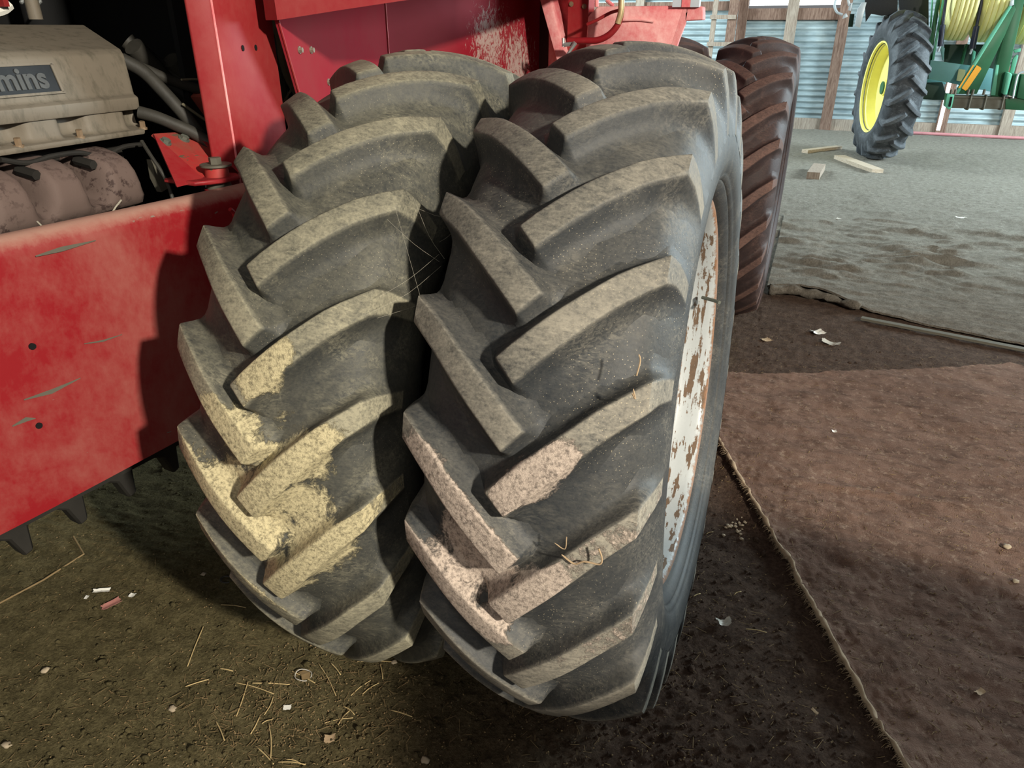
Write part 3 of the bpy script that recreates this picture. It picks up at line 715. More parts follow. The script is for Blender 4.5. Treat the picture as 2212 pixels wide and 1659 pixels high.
# grab rail
GY = 4.12
bm = bmesh.new()
tube(bm, smoothpath([hp(1226, 88, GY), hp(1262, 88, GY), hp(1292, 86.5, GY), hp(1317, 74, GY), hp(1335, 52, GY), hp(1341.5, 28, GY), hp(1342.5, 0, GY), hp(1342.5, -60, GY)], 8), .0165, 12)
tp(bm, 'grab_rail', M['red'], label='curved red grab rail')
bm = bmesh.new(); tube(bm, smoothpath([hp(1334.5, 51, GY-.006), hp(1341.0, 28, GY-.006), hp(1342.5, 0, GY-.006), hp(1342.5, -58, GY-.006)], 8), .0165, 12); tp(bm, 'worn_rail_end', M['worn_rail'])
bm = bmesh.new(); tube(bm, smoothpath([hp(1268, 53, 4.2), hp(1290, 43, 4.2), hp(1318, 28, 4.2), hp(1338, 22, 4.16)], 6), .0085, 10); tp(bm, 'grab_rail_brace', M['red'])
bm = bmesh.new(); tube(bm, [hp(1217, 82, GY-.03), hp(1217, 101, GY-.03)], .009, 8); tube(bm, [hp(1217, 97, GY-.03), hp(1240, 95, GY-.03)], .011, 8)
tube(bm, [hp(1243, 92, GY-.05), hp(1231, 110, GY-.05), hp(1225, 122, GY-.05)], [.012, .008, .012], 8); tp(bm, 'latch_handle', M['steel'])
bm = bmesh.new(); tube(bm, [hp(1289, 0, 4.5), hp(1289, 15, 4.5)], .012, 8); tube(bm, [hp(1310, 0, 4.8), hp(1325, 13, 4.8)], .011, 8); tp(bm, 'lever', M['red_pale'])

# hoses in the gap beside the post
bm = bmesh.new(); tube(bm, smoothpath([onX(592, -20, -1.72), onX(597, 50, -1.72), onX(607, 90, -1.73), onX(612, 130, -1.75), onX(625, 170, -1.78), onX(645, 205, -1.80)], 6), .016, 10); tp(bm, 'hose', M['hose_tan'])
bm = bmesh.new(); tube(bm, smoothpath([onX(600, -20, -1.8), onX(603, 60, -1.78), onX(600, 110, -1.78), onX(606, 150, -1.8), onX(618, 230, -1.85)], 6), .014, 10); tp(bm, 'hose', M['hose'])
bm = bmesh.new(); tube(bm, [onX(634, 186, -1.75), onX(622, 205, -1.75), onX(612, 222, -1.75)], .004, 6); tp(bm, 'cable', M['hose_tan'])
bm = bmesh.new(); box(bm, (-1.93, 2.25, 1.7), .02, .5, 1.4); tp(bm, 'gap_shade_sheet', M['black'])  # black sheet standing in for shade in the gap

# engine: tan valve cover with emblem, lip, bolts
def P3(px, py, x): return onX(px, py, x)
XS = [-1.845, -1.845, -1.918, -1.918, -1.862, -1.860, -1.885, -1.915, -1.935, -2.22, -2.50]
ZS = [1.512, 1.528, 1.536, 1.582, 1.580, 1.615, 1.622, 1.728, 1.742, 1.806, 1.80]
YE = [P3(313, 278, -1.845).y, P3(313, 272, -1.845).y, P3(300, 262, -1.88).y, P3(300, 238, -1.885).y, P3(302, 231, -1.862).y, P3(300, 212, -1.86).y, P3(290, 200, -1.885).y,
      P3(268, 118, -1.915).y, P3(262, 112, -1.935).y, P3(183, 53, -2.22).y, P3(183, 53, -2.22).y+.1]
bm = bmesh.new(); L0 = []; L1 = []
for x, z, ye in zip(XS, ZS, YE):
    L0.append(bm.verts.new((x, .75, z))); L1.append(bm.verts.new((x, ye, z)))
for i in range(len(XS)-1): bm.faces.new((L0[i], L1[i], L1[i+1], L0[i+1]))
tail = [bm.verts.new((-2.5, y_, 1.512)) for y_ in (.75, YE[0])]
bm.faces.new(L1+[tail[1]]); bm.faces.new((L0+[tail[0]])[::-1]); bm.faces.new((L0[0], tail[0], tail[1], L1[0])); bm.faces.new((L0[-1], L1[-1], tail[1], tail[0]))
bmesh.ops.recalc_face_normals(bm, faces=bm.faces); bevel(bm, .006, 2, 12)
cover = tp(bm, 'valve_cover', M['cover'], None, True, 30, label='tan cast valve cover')
# bolts in scalloped pockets along the flange
for px, py in ((38, 306), (171, 287), (306, 265)):
    c0 = P3(px, py, -1.858); c0.z = 1.526
    bm = bmesh.new(); tube(bm, [c0+Vector((0, 0, -.002)), c0+Vector((0, 0, .005))], .0125, 14); tube(bm, [c0, c0+Vector((.003, -.002, .022))], .0085, 6); tp(bm, 'cover_bolt', M['bolt_brass'], None, True, 25)
bolt_y = [P3(px, py, -1.858).y for px, py in ((-95, 320), (38, 306), (171, 287), (306, 265))]
bm = bmesh.new(); rows = []; ny = 160
for i in range(ny+1):
    y = .75+(YE[3]-.003-.75)*i/ny
    k = max(math.exp(-(abs(y-yb_)/.036)**3.5) for yb_ in bolt_y)
    if y > YE[3]-.012: k = max(k, (y-YE[3]+.012)/.012*.6)
    row = [bm.verts.new((x-.042*k*f, y, z)) for x, z, f in ((-1.852, 1.529, .2), (-1.862, 1.532, .8), (-1.867, 1.540, 1), (-1.870, 1.560, 1), (-1.872, 1.582, 1))]
    rows.append(row)
for a, b in zip(rows, rows[1:]):
    for q in range(4): bm.faces.new((a[q], b[q], b[q+1], a[q+1]))
bmesh.ops.recalc_face_normals(bm, faces=bm.faces)
tp(bm, 'cover_skirt', M['cover'], None, True, 60)
# emblem plate on the cover face: the face leans from z 1.622 to 1.728
def onface(px, py, off=0.0):
    a = Vector((-1.885, 0, 1.622)); n = Vector((.106, 0, .030)).normalized(); d = ray(px, py)
    return CAMP + d*((a-CAMP).dot(n)/d.dot(n)) + n*off
FN = Vector((.106, 0, .030)).normalized(); FU = Vector((-.030, 0, .106)).normalized(); FR = Vector((0, 1, 0))
e0 = onface(118, 138); e1 = onface(134, 200); e2 = onface(0, 209)
ztop = (e0-e1).dot(FU); o_ = e1; plen = .62
bm = bmesh.new(); c_ = o_ - FR*plen/2 + FU*ztop/2
Mf = Matrix((FR, FU, FN)).transposed()
box(bm, c_+FN*.002, plen, ztop, .004, Mf); emb = tp(bm, 'emblem_plate', M['emblem'])
for (s_, w1, h1) in ((c_+FU*(ztop/2), plen+.012, .006), (c_-FU*(ztop/2), plen+.012, .006), (c_+FR*(plen/2), .006, ztop), (c_-FR*(plen/2), .006, ztop)):
    bm = bmesh.new(); box(bm, s_+FN*.003, w1, h1, .008, Mf); bevel(bm, .0015, 1); tp(bm, 'emblem_frame', M['cover'])
cu = bpy.data.curves.new('emblem_lettering', 'FONT'); cu.body = 'Cummins'; cu.size = ztop*1.02; cu.extrude = .0012; cu.offset = .0022; cu.align_x = 'RIGHT'; cu.space_character = 1.02
to = bpy.data.objects.new('tmp_text', cu); col.objects.link(to); dg = bpy.context.evaluated_depsgraph_get()
tme = bpy.data.meshes.new_from_object(to.evaluated_get(dg)); bpy.data.objects.remove(to)
tme.transform(Matrix.Translation(o_ - FR*.030 + FU*ztop*.20 + FN*.0052 - TL) @ Mf.to_4x4())
tme.name = 'emblem_lettering'; finish_me(tme, 'emblem_lettering', M['letter'], tractor, False)
# engine block; black sheets and a roof added to keep the bay dark
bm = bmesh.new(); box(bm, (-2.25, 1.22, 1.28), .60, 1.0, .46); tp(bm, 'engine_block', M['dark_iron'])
bm = bmesh.new(); box(bm, (-3.05, 1.6, 1.5), .04, 3.4, 2.2); tp(bm, 'bay_shade_sheet', M['black'])
bm = bmesh.new(); box(bm, (-2.4, 1.55, 2.62), 1.7, 3.2, .04); tp(bm, 'bay_shade_roof', M['black'])
bm = bmesh.new(); box(bm, (-2.45, 2.6, 1.75), 1.2, .04, 1.7); tp(bm, 'bay_shade_bulkhead', M['black'])
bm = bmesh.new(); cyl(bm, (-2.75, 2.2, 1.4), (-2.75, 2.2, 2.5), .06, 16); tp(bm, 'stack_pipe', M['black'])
bm = bmesh.new(); tube(bm, [onX(60, 28, -2.6), onX(88, 2, -2.6)], .006, 6); tube(bm, [onX(45, 6, -2.6), onX(56, -6, -2.6)], .006, 6); tp(bm, 'bright_rod', M['steel'])
bm = bmesh.new(); c0 = onX(78, 42, -2.5); cyl(bm, c0, c0+Vector((0, 0, .06)), .022, 14); tp(bm, 'filler_cap', M['cover'])
bm = bmesh.new(); q = onX(2, 4, -2.7); box(bm, q, .05, .02, .03); tp(bm, 'red_tank_corner', M['red'])
bm = bmesh.new(); q = onX(0, 24, -2.72); tube(bm, smoothpath([q+Vector((0, -.1, -.02)), q, q+Vector((0, .04, .02))], 4), .018, 8); tp(bm, 'white_tube', M['paper'])
# exhaust manifold: a log along the engine with arched ports
bm = bmesh.new()
mB = lambda px, py: P3(px, py, -1.74)
mB = lambda px, py: P3(px, py, -1.78)
yend = mB(309, 400).y
def mani_r(y):      # arched bulges at each port
    s = 0.0
    for px, wd in ((22, .060), (150, .060), (275, .062)):
        yc_ = mB(px, 400).y; s = max(s, math.exp(-((y-yc_)/wd)**8))
    return s
ny = 110; rows = []
for i in range(ny+1):
    y = .75+(yend-.75)*i/ny; s = mani_r(y); row = []
    for (x, z, k) in ((-1.99, 1.326, 0), (-1.90, 1.320, 0), (-1.83, 1.325, 0), (-1.795, 1.338, 0), (-1.780, 1.360, .1), (-1.776, 1.388, .4), (-1.782, 1.415, .8), (-1.80, 1.438, 1), (-1.835, 1.456, 1), (-1.88, 1.468, 1), (-1.99, 1.475, 1)):
        row.append(bm.verts.new((x-.115*(1-s)*k, y, z+.022*k-.075*(1-s)*k)))
    rows.append(row)
for a, b in zip(rows, rows[1:]):
    for k in range(10): bm.faces.new((a[k], a[k+1], b[k+1], b[k]))
bm.faces.new(rows[-1]); bmesh.ops.recalc_face_normals(bm, faces=bm.faces)
tp(bm, 'exhaust_manifold', M['manifold'], None, True, 60, label='rust-spotted cast exhaust manifold')
for px, py in ((72, 378), (100, 376), (195, 356), (228, 354)):
    c0 = P3(px, py, -1.83); bm = bmesh.new(); tube(bm, [c0+Vector((-.05, 0, .01)), c0+Vector((.012, 0, 0))], .013, 6); tp(bm, 'manifold_stud', M['dark_iron'], None, True, 25)
bm = bmesh.new(); tube(bm, smoothpath([P3(0, 345, -1.86), P3(60, 352, -1.86), P3(110, 338, -1.86), P3(170, 330, -1.86), P3(220, 338, -1.86), P3(265, 318, -1.86), P3(305, 312, -1.86)], 6), .007, 8); tp(bm, 'gasket_edge', M['dark_iron'])
# hoses behind the cover
for nm, pts, x0, x1, r in (('hose', [(265, 128), (315, 150), (365, 172), (420, 190), (470, 198), (500, 196)], -1.98, -1.85, .016),
                           ('hose', [(262, 128), (310, 155), (350, 195), (395, 245), (430, 290)], -1.95, -1.78, .020),
                           ('hose', [(300, 242), (335, 252), (375, 268), (420, 288), (460, 316), (490, 345), (515, 372)], -1.86, -1.64, .018),
                           ('hose', [(318, 160), (370, 190), (405, 215), (430, 250), (450, 290)], -2.1, -1.95, .024),
                           ('hose', [(275, 88), (310, 118), (350, 150), (400, 178)], -2.2, -2.1, .030)):
    P_ = [onX(a, b, lerp(x0, x1, i/(len(pts)-1))) for i, (a, b) in enumerate(pts)]
    bm = bmesh.new(); tube(bm, smoothpath(P_, 6), r, 12); tp(bm, nm, M['hose'])
for i, (a, b) in enumerate(((288, 100), (305, 118), (322, 138), (368, 130), (385, 150))):
    bm = bmesh.new(); c0 = onX(a, b, -2.1); d_ = Vector((0, .05, -.05)); cyl(bm, c0, c0+d_, .032, 12); tp(bm, 'hose_coupling', M['hose'])
bm = bmesh.new(); bar(bm, onX(425, 205, -1.9), onX(482, 285, -1.9), .05, .02); tp(bm, 'red_stay', M['red_rusty'])
bm = bmesh.new(); tube(bm, smoothpath([onX(395, 225, -1.8), onX(420, 243, -1.8), onX(450, 262, -1.8), onX(475, 262, -1.8), onX(492, 262, -1.8)], 5), .0045, 6); tp(bm, 'wire', M['hose_tan'])
bm = bmesh.new(); tube(bm, smoothpath([onX(392, 172, -1.83), onX(430, 172, -1.83), onX(455, 184, -1.83), onX(480, 196, -1.83)], 5), .0035, 6); tp(bm, 'wire', M['hose_tan'])
bm = bmesh.new(); tube(bm, smoothpath([onX(306, 305, -1.80), onX(325, 335, -1.76), onX(345, 365, -1.73), onX(362, 395, -1.71), onX(373, 430, -1.70)], 5), .0055, 8); tp(bm, 'wire', M['hose'])
bm = bmesh.new(); prism(bm, [onX(328, 345, -1.78), onX(345, 352, -1.78), onX(366, 405, -1.78), onX(350, 415, -1.78), onX(335, 385, -1.78)], (-.02, 0, 0)); tp(bm, 'bracket_leaf', M['brownsteel'])
for pts in (((262, 432), (250, 447), (238, 466)), ((80, 478), (92, 490), (103, 503))):
    bm = bmesh.new(); tube(bm, [onX(a, b, -1.66) for a, b in pts], .002, 5); tp(bm, 'wire', M['web'])
# red engine-mount bracket with rubber mount
gA, gB, gC, gD, gE = onX(330, 289, -1.78), onX(406, 284, -1.80), onX(500, 360, -1.62), onX(441, 388, -1.60), onX(380, 403, -1.62)
bm = bmesh.new(); prism(bm, [gA, gB, gC, gD], (-.008, 0, -.006)); tp(bm, 'mount_bracket', M['red_rusty'], None, False, label='red engine mount bracket')
bm = bmesh.new(); prism(bm, [gA, gD, gE], (.010, -.006, 0)); tp(bm, 'bracket_gusset', M['red'], None, False)
bm = bmesh.new(); prism(bm, [gB, onX(418, 288, -1.76), onX(514, 372, -1.58), gC], (.004, .010, 0)); tp(bm, 'bracket_flange', M['red'], None, False)
pc = onX(470, 380, -1.585)
bm = bmesh.new()
plate = [gE, onX(441, 389, -1.60), onX(470, 362, -1.66), onX(500, 360, -1.64), pc+Vector((.045, .055, 0)), pc+Vector((.055, -.03, 0)), onX(440, 398, -1.56)]
zp = pc.z-.012
prism(bm, [Vector((v.x, v.y, zp)) for v in (Vector((-1.70, pc.y-.09, 0)), Vector((-1.58, pc.y-.10, 0)), Vector((pc.x+.05, pc.y-.035, 0)), Vector((pc.x+.055, pc.y+.03, 0)), Vector((pc.x+.02, pc.y+.06, 0)), Vector((-1.70, pc.y+.06, 0)))], (0, 0, .012)); bevel(bm, .003, 1)
tp(bm, 'mount_plate', M['red'])
for z0, z1, r0, r1, m_ in ((.0, .028, .034, .032, 'red_rusty'), (.028, .034, .044, .044, 'brownsteel'), (-.034, -.012, .036, .032, 'brownsteel'), (-.046, -.034, .044, .042, 'red')):
    bm = bmesh.new(); tube(bm, [pc+Vector((0, 0, z0)), pc+Vector((0, 0, z1))], [r0, r1], 24); tp(bm, 'rubber_mount', M[m_])
hexbolt(pc+Vector((0, 0, .034)), (0, 0, 1), .0175, .018, M['brownsteel'], 'mount_bolt', False)
gn = (gB-gA).cross(gD-gA).normalized()
if gn.x < 0: gn = -gn
for px, py in ((357, 308), (397, 301)):
    d_ = ray(px, py); hexbolt(CAMP+d_*((gA-CAMP).dot(gn)/d_.dot(gn)), gn, .0125, .012, M['bolt_grey'])
bm = bmesh.new(); tube(bm, smoothpath([onX(497, 452, -1.42), onX(505, 460, -1.42), onX(508, 475, -1.42), onX(503, 490, -1.43)], 4), .006, 6); tp(bm, 'red_tag', M['red'])
# cobwebs strung between the duals
def webs():
    vs_, fs = [], []
    rnd = random.Random(3)
    anchors_a = [(905, 440), (850, 450), (880, 480), (800, 690), (815, 640), (940, 545), (870, 600)]
    anchors_b = [(985, 480), (965, 500), (1000, 440), (950, 560), (930, 720), (960, 620)]
    bm = bmesh.new()
    for i in range(8):
        a = rnd.choice(anchors_a); b = rnd.choice(anchors_b)
        A_ = onX(a[0]+rnd.uniform(-25, 25), a[1]+rnd.uniform(-25, 25), -.73); B_ = onX(b[0]+rnd.uniform(-10, 10), b[1]+rnd.uniform(-20, 20), -.66)
        mid = (A_+B_)/2 - Vector((0, 0, rnd.uniform(.0, .02)))
        tube(bm, smoothpath([A_, mid, B_], 3), .0002, 4, False)
    o = tp(bm, 'cobweb', M['web']); o['kind'] = 'stuff'
webs()
# ------------------------------------------------------------------ green machine at the back
GYP = 12.9
gm = empty('green_farm_machine', (1.3, GYP, 0)); tag(gm, 'green farm machine with yellow ribbed drums and yellow wheel by back wall', 'farm machine')
GL = gm.location.copy()
def gp(bm, name, mat, smooth=True, angle=35, label=None):
    for v in bm.verts: v.co -= GL
    o = finish(bm, name, mat, gm, smooth, angle)
    if label: o['label'] = label
    return o
def gq(px, py, y=GYP): return onY(px, py, y)
GS = (1.155, .98)
gcas = casing_mesh('tyre', GS, 120); glR = lug_mesh('tread_lug', False, GS, .78); glL = lug_mesh('tread_lug', True, GS, .78)
for me in (gcas, glR, glL): me.materials.append(M['rubber_g'])
grot = rad(180+12)
gt = make_tyre(gm, (.98, 12.95, 1.005), (0, 0, grot), (M['rubber_g'], M['rim_y']), 60, 60+9, (gcas, glL, glR, None), label='tall black tyre on a yellow rim', nl=20)
# yellow rim, dished towards the camera's left
bm = bmesh.new()
pr = [(.185, .628), (.200, .640), (.212, .632), (.205, .612), (.16, .602), (.14, .60), (.128, .582), (.05, .572), (.0, .562), (-.005, .50), (.01, .30), (.03, .12), (.08, .11), (.09, .0)]
lathe_x(bm, pr, 80); bmesh.ops.recalc_face_normals(bm, faces=bm.faces)
me = bpy.data.meshes.new('wheel_rim'); bm.to_mesh(me); bm.free(); r_ = finish_me(me, 'wheel_rim', M['rim_y'], gt, True, 40); r_['label'] = 'bright yellow rim'
bm = bmesh.new(); tube(bm, [(.10, 0, 0), (.04, 0, 0)], .09, 16); me = bpy.data.meshes.new('hub'); bm.to_mesh(me); bm.free(); finish_me(me, 'hub', M['green'], gt)
def quad(pts, depth, name, mat, y=GYP, bv=.006, label=None):
    bm = bmesh.new(); prism(bm, [gq(a, b, y) for a, b in pts], (0, depth, 0))
    if bv: bevel(bm, bv, 2, 40)
    return gp(bm, name, mat, True, 35, label)
# axle and main frame
quad([(1944, 181), (2036, 178), (2048, 216), (2015, 216), (1944, 211)], .25, 'axle_beam', M['green_dark'], 13.0)
quad([(1950, 163), (2035, 170), (2045, 182), (1950, 181)], .18, 'axle_plate', M['greenblue'], 13.1)
quad([(2010, 130), (2148, 149), (2144, 199), (2075, 184), (2005, 170)], .16, 'frame_tube', M['greenblue'], 12.7, label='pale blue-green frame tube')
quad([(2001, 126), (2008, 131), (2006, 171), (1990, 170)], .2, 'frame_end', M['green_dark'], 12.68)
quad([(2004, 127), (2006, 128), (1994, 168), (1992, 168)], .02, 'frame_edge', M['green_lit'], 12.66, 0)
quad([(2071, 149), (2086, 151), (2082, 177), (2066, 174)], .004, 'decal', M['decal'], 12.69, 0)
# left uprights
quad([(2024, 0), (2033, -10), (2012, 132), (2000, 132), (2014, 60)], .10, 'upright', M['green'], 12.85)
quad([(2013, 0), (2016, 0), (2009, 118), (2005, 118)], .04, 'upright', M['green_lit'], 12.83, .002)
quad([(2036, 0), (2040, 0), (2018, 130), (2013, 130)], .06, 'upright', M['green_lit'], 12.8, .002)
quad([(2036, 128), (2031, 100), (2035, 98), (2041, 104), (2038, 132)], .05, 'hanger', M['greenblue'], 12.75, .003)
quad([(2086, 95), (2091, 95), (2080, 140), (2074, 140)], .08, 'upright', M['green'], 13.1, .003)
quad([(2102, 108), (2108, 112), (2104, 140), (2098, 143), (2100, 124)], .05, 'hanger', M['green_lit'], 12.7, .003)
quad([(2040, 96), (2160, 96), (2160, 150), (2040, 135)], .05, 'back_plate', M['green_dark'], 13.25, 0)
# yellow ribbed drums (axis across the machine)
def drum(px0, px1, pybot, n, y):
    a, b = gq(px0, 40, y).x, gq(px1, 40, y).x; zb = gq((px0+px1)/2, pybot, y-.1).z; R = .55
    prof = [(a, .05), (a, R-.14), (a+.01, R-.10)]
    w_ = (b-a-.02)/n
    for i in range(n):
        x0 = a+.01+i*w_
        ed = .09 if i == 0 else (.025 if i == 1 else 0)
        for f, d in ((.04, .018), (.12, .005), (.5, 0), (.88, .005), (.96, .018)): prof.append((x0+w_*f, R-d-ed*(1-f)))
        prof.append((x0+w_, R-.024-(.025 if i == 0 else 0)))
    prof += [(b-.005, R-.03), (b, R-.06), (b, .05)]
    bm = bmesh.new(); lathe_x(bm, [(x-(a+b)/2, r) for x, r in prof], 72); bmesh.ops.recalc_face_normals(bm, faces=bm.faces)
    for v in bm.verts: v.co += Vector(((a+b)/2, y+.30, zb+R))
    gp(bm, 'ribbed_drum', M['yellow_rib'], True, 60, 'pale yellow ribbed drum')
drum(2041, 2103, 89, 6, 12.6); drum(2109, 2180, 93, 6, 12.6); drum(2198, 2262, 98, 5, 12.6)
quad([(2028, -6), (2045, -6), (2036, 80), (2030, 98)], .05, 'drum_guard', M['yellow_rib'], 12.95, .004)
# struts
for a, b, r0 in (((2122, -6), (2100, 105), .02), ((2044, -6), (2031, 100), .018)):
    A_, B_ = gq(*a, 12.45), gq(*b, 12.45); bm = bmesh.new(); tube(bm, [A_, A_.lerp(B_, .55), A_.lerp(B_, .56), B_], [r0, r0, r0*1.9, r0*2.0], 12); gp(bm, 'gas_strut', M['strut'])
    bm = bmesh.new(); tube(bm, [B_, B_+Vector((-.01, 0, -.07))], .014, 8); gp(bm, 'strut_end', M['greymetal'])
# diagonal brace with orange reflector, upright post
quad([(2182, 14), (2190, 10), (2194, 20), (2171, 75), (2110, 203), (2066, 203), (2095, 155)], .02, 'diagonal_brace', M['green'], 12.3, .003)
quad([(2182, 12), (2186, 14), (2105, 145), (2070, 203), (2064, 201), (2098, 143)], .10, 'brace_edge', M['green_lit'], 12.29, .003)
quad([(2110, 141), (2118, 145), (2120, 149), (2090, 193), (2086, 196), (2078, 191), (2079, 188)], .006, 'reflector', M['orange'], 12.28, 0, 'orange reflector strip')
quad([(2101, 141), (2105, 140), (2074, 190), (2070, 190)], .004, 'reflector', M['orange'], 12.275, 0)
quad([(2191, -10), (2216, -10), (2166, 210), (2142, 210), (2152, 140)], .16, 'main_post', M['green'], 12.35, .008, 'upright dark green post')
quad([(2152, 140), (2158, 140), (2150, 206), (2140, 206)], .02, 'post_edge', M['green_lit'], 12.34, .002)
quad([(2184, 0), (2191, -2), (2190, 14), (2181, 14)], .05, 'post_cap', M['greymetal'], 12.3, .003)
# tool bar with U-bolts
quad([(2048, 206), (2230, 212), (2230, 238), (2044, 233)], .16, 'tool_bar', M['brownsteel'], 12.25, .006, 'square tool bar with U-bolts')
quad([(2172, 212), (2480, 232), (2480, 256), (2172, 236)], .02, 'bar_plate', M['green'], 12.24, .003)
quad([(2046, 203), (2062, 204), (2056, 232), (2050, 237), (2041, 230)], .20, 'bar_end', M['green_lit'], 12.22, .004)
quad([(2053, 209), (2058, 209), (2053, 231), (2048, 230)], .01, 'bar_mouth', M['hole'], 12.215, 0)
for px in (2097, 2130, 2168):
    A_, B_ = gq(px+1, 209, 12.22), gq(px-6, 235, 12.22); bm = bmesh.new(); tube(bm, smoothpath([A_+Vector((0, .1, .01)), A_, A_.lerp(B_, .5), B_, B_+Vector((-.03, .06, 0))], 4), .013, 8); gp(bm, 'u_bolt', M['brownsteel'])
for px in (2053, 2062, 2090, 2100, 2124):
    A_ = gq(px, 205, 12.24); bm = bmesh.new(); tube(bm, [A_, A_+Vector((0, 0, .07))], .018, 6); gp(bm, 'nut', M['brownsteel'], True, 25)
quad([(2048, 207), (2176, 211), (2176, 214), (2048, 210)], .2, 'clamp_plate', M['brownsteel'], 12.23, 0)
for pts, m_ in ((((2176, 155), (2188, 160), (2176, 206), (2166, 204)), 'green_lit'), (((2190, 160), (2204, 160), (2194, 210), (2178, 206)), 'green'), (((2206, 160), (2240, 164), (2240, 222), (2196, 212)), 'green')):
    quad(list(pts), .2, 'seed_box', M[m_], 12.2, .02)
bm = bmesh.new(); tube(bm, smoothpath([gq(2212, 155, 12.15), gq(2200, 160, 12.15), gq(2194, 180, 12.15), gq(2188, 212, 12.15)], 5), .012, 8); gp(bm, 'rod', M['greymetal'])
for pts in (((2188, 128), (2196, 118), (2200, 120), (2190, 160), (2182, 158)), ((2190, 108), (2206, 104), (2204, 112), (2192, 114))):
    quad(list(pts), .04, 'hanger', M['green_lit'], 12.4, .003)
# screen, mudguard and lamp bracket above the wheel
quad([(1940, -10), (2006, -10), (2006, 58), (1958, 55), (1944, 30)], .06, 'side_screen', M['mesh_dark'], 13.4, .004)
quad([(1868, -10), (1940, -10), (1938, 30), (1905, 34), (1882, 30), (1870, 48)], .03, 'mudguard', M['mesh_dark'], 13.05, .004)
quad([(1852, 20), (1862, 5), (1872, 5), (1858, 60), (1846, 56)], .03, 'mudguard_bracket', M['greymetal'], 12.75, .003)
for pts in (((1829, -5), (1833, -6), (1838, 10), (1832, 14)), ((1836, 8), (1842, 5), (1838, 24), (1832, 22)), ((1822, 32), (1828, 28), (1832, 36), (1820, 41))):
    quad(list(pts), .04, 'bracket_bit', M['greymetal'], 12.6, .002)
bm = bmesh.new(); tube(bm, smoothpath([gq(1806, -4, 12.6), gq(1803, 12, 12.6), gq(1808, 26, 12.6), gq(1820, 32, 12.6)], 6), .016, 8); gp(bm, 'hook_rail', M['greymetal'])
quad([(1836, 30), (1846, 30), (1842, 58), (1832, 58)], .05, 'step_plate', M['green_dark'], 13.0, .002)
# a strut to the floor on the hidden far side keeps the bar up
bm = bmesh.new(); box(bm, (4.6, 12.75, .42), .14, .14, .84); gp(bm, 'parking_stand', M['green_dark'])
# ------------------------------------------------------------------ carpets, boards and litter on the floor
def ground_z(x, y): return gheight(x, y)
def inpoly(x, y, poly):
    c = False; n = len(poly)
    for i in range(n):
        x1, y1 = poly[i]; x2, y2 = poly[(i+1) % n]
        if (y1 > y) != (y2 > y) and x < (x2-x1)*(y-y1)/(y2-y1)+x1: c = not c
    return c
def edge_interp(pts, y):
    for (x0, y0), (x1, y1) in zip(pts, pts[1:]):
        if y0 <= y <= y1: return x0+(x1-x0)*(y-y0)/(y1-y0)
    return pts[-1][0] if y > pts[-1][1] else pts[0][0]
# near carpet: left edge measured, far edge measured, runs out of frame to the right
cl = [(1945, 1659), (1870, 1530), (1780, 1370), (1700, 1215), (1655, 1140), (1622, 1080), (1612, 1062), (1575, 1000), (1545, 948)]
cl = [(v.x, v.y) for v in (onZ(a, b, .012) for a, b in cl)]
cl = [(cl[0][0]+.40, cl[0][1]-.75)] + cl + [(-.30, 3.5), (-.33, 3.75)]
ct = [(v.x, v.y) for v in (onZ(a, b, .012) for a, b in ((1556, 806), (1700, 812), (1850, 806), (1990, 800), (2100, 793), (2185, 785), (2240, 800)))]
ct = [(-.33, ct[0][1]-.03)] + ct + [(2.2, 4.75), (2.6, 4.5)]
def top_y(x):
    for (x0, y0), (x1, y1) in zip(ct, ct[1:]):
        if x0 <= x <= x1: return y0+(y1-y0)*(x-x0)/(x1-x0)
    return ct[-1][1]
def carpet_z(x, y2):
    q = Vector((x, y2, 0))
    z = max(ground_z(x, y2), -.004) + .010 + .009*noise.fractal(q*2.2, 1, 2, 3) + .020*max(0, noise.noise(Vector((x*1.1, y2*4.2, 5.0)))) + .006*noise.noise(Vector((x*3, y2*11, 3.0)))
    return z + .016*math.exp(-((y2-2.93-.10*(x-.2))/.018)**2)*max(0, 1-abs(x-.45)/.6)      # a crease
bm = bmesh.new(); NU, NV = 150, 190; grid = []
for j in range(NV+1):
    row = []
    for i in range(NU+1):
        v_ = j/NV; u_ = i/NU
        y = cl[0][1]+(3.75-cl[0][1])*v_; xl = edge_interp(cl, y)
        jag = .006*noise.noise(Vector((xl*9, y*31, 2)))
        x = xl + jag + (2.6-xl)*u_**1.35
        y2 = y + max(0, (top_y(x)-3.75))*max(0, (v_-.72)/.28)**2 + .006*noise.noise(Vector((x*30, 7, 1)))*v_
        q = Vector((x, y2, 0))
        z = carpet_z(x, y2)
        if u_ < .03: z += .004
        row.append(bm.verts.new((x, y2, z)))
    grid.append(row)
for j in range(NV):
    for i in range(NU): bm.faces.new((grid[j][i], grid[j][i+1], grid[j+1][i+1], grid[j+1][i]))
r_ = bmesh.ops.extrude_face_region(bm, geom=bm.faces[:])
for v in [g for g in r_['geom'] if isinstance(g, bmesh.types.BMVert)]: v.co.z += .009
bmesh.ops.recalc_face_normals(bm, faces=bm.faces)
org = Vector((.9, 2.9, 0))
for v in bm.verts: v.co -= org
carpet = finish(bm, 'carpet', M['carpet'], None, True, 50, org)
tag(carpet, 'worn reddish brown carpet beside the near tyres with a frayed left edge', 'carpet')
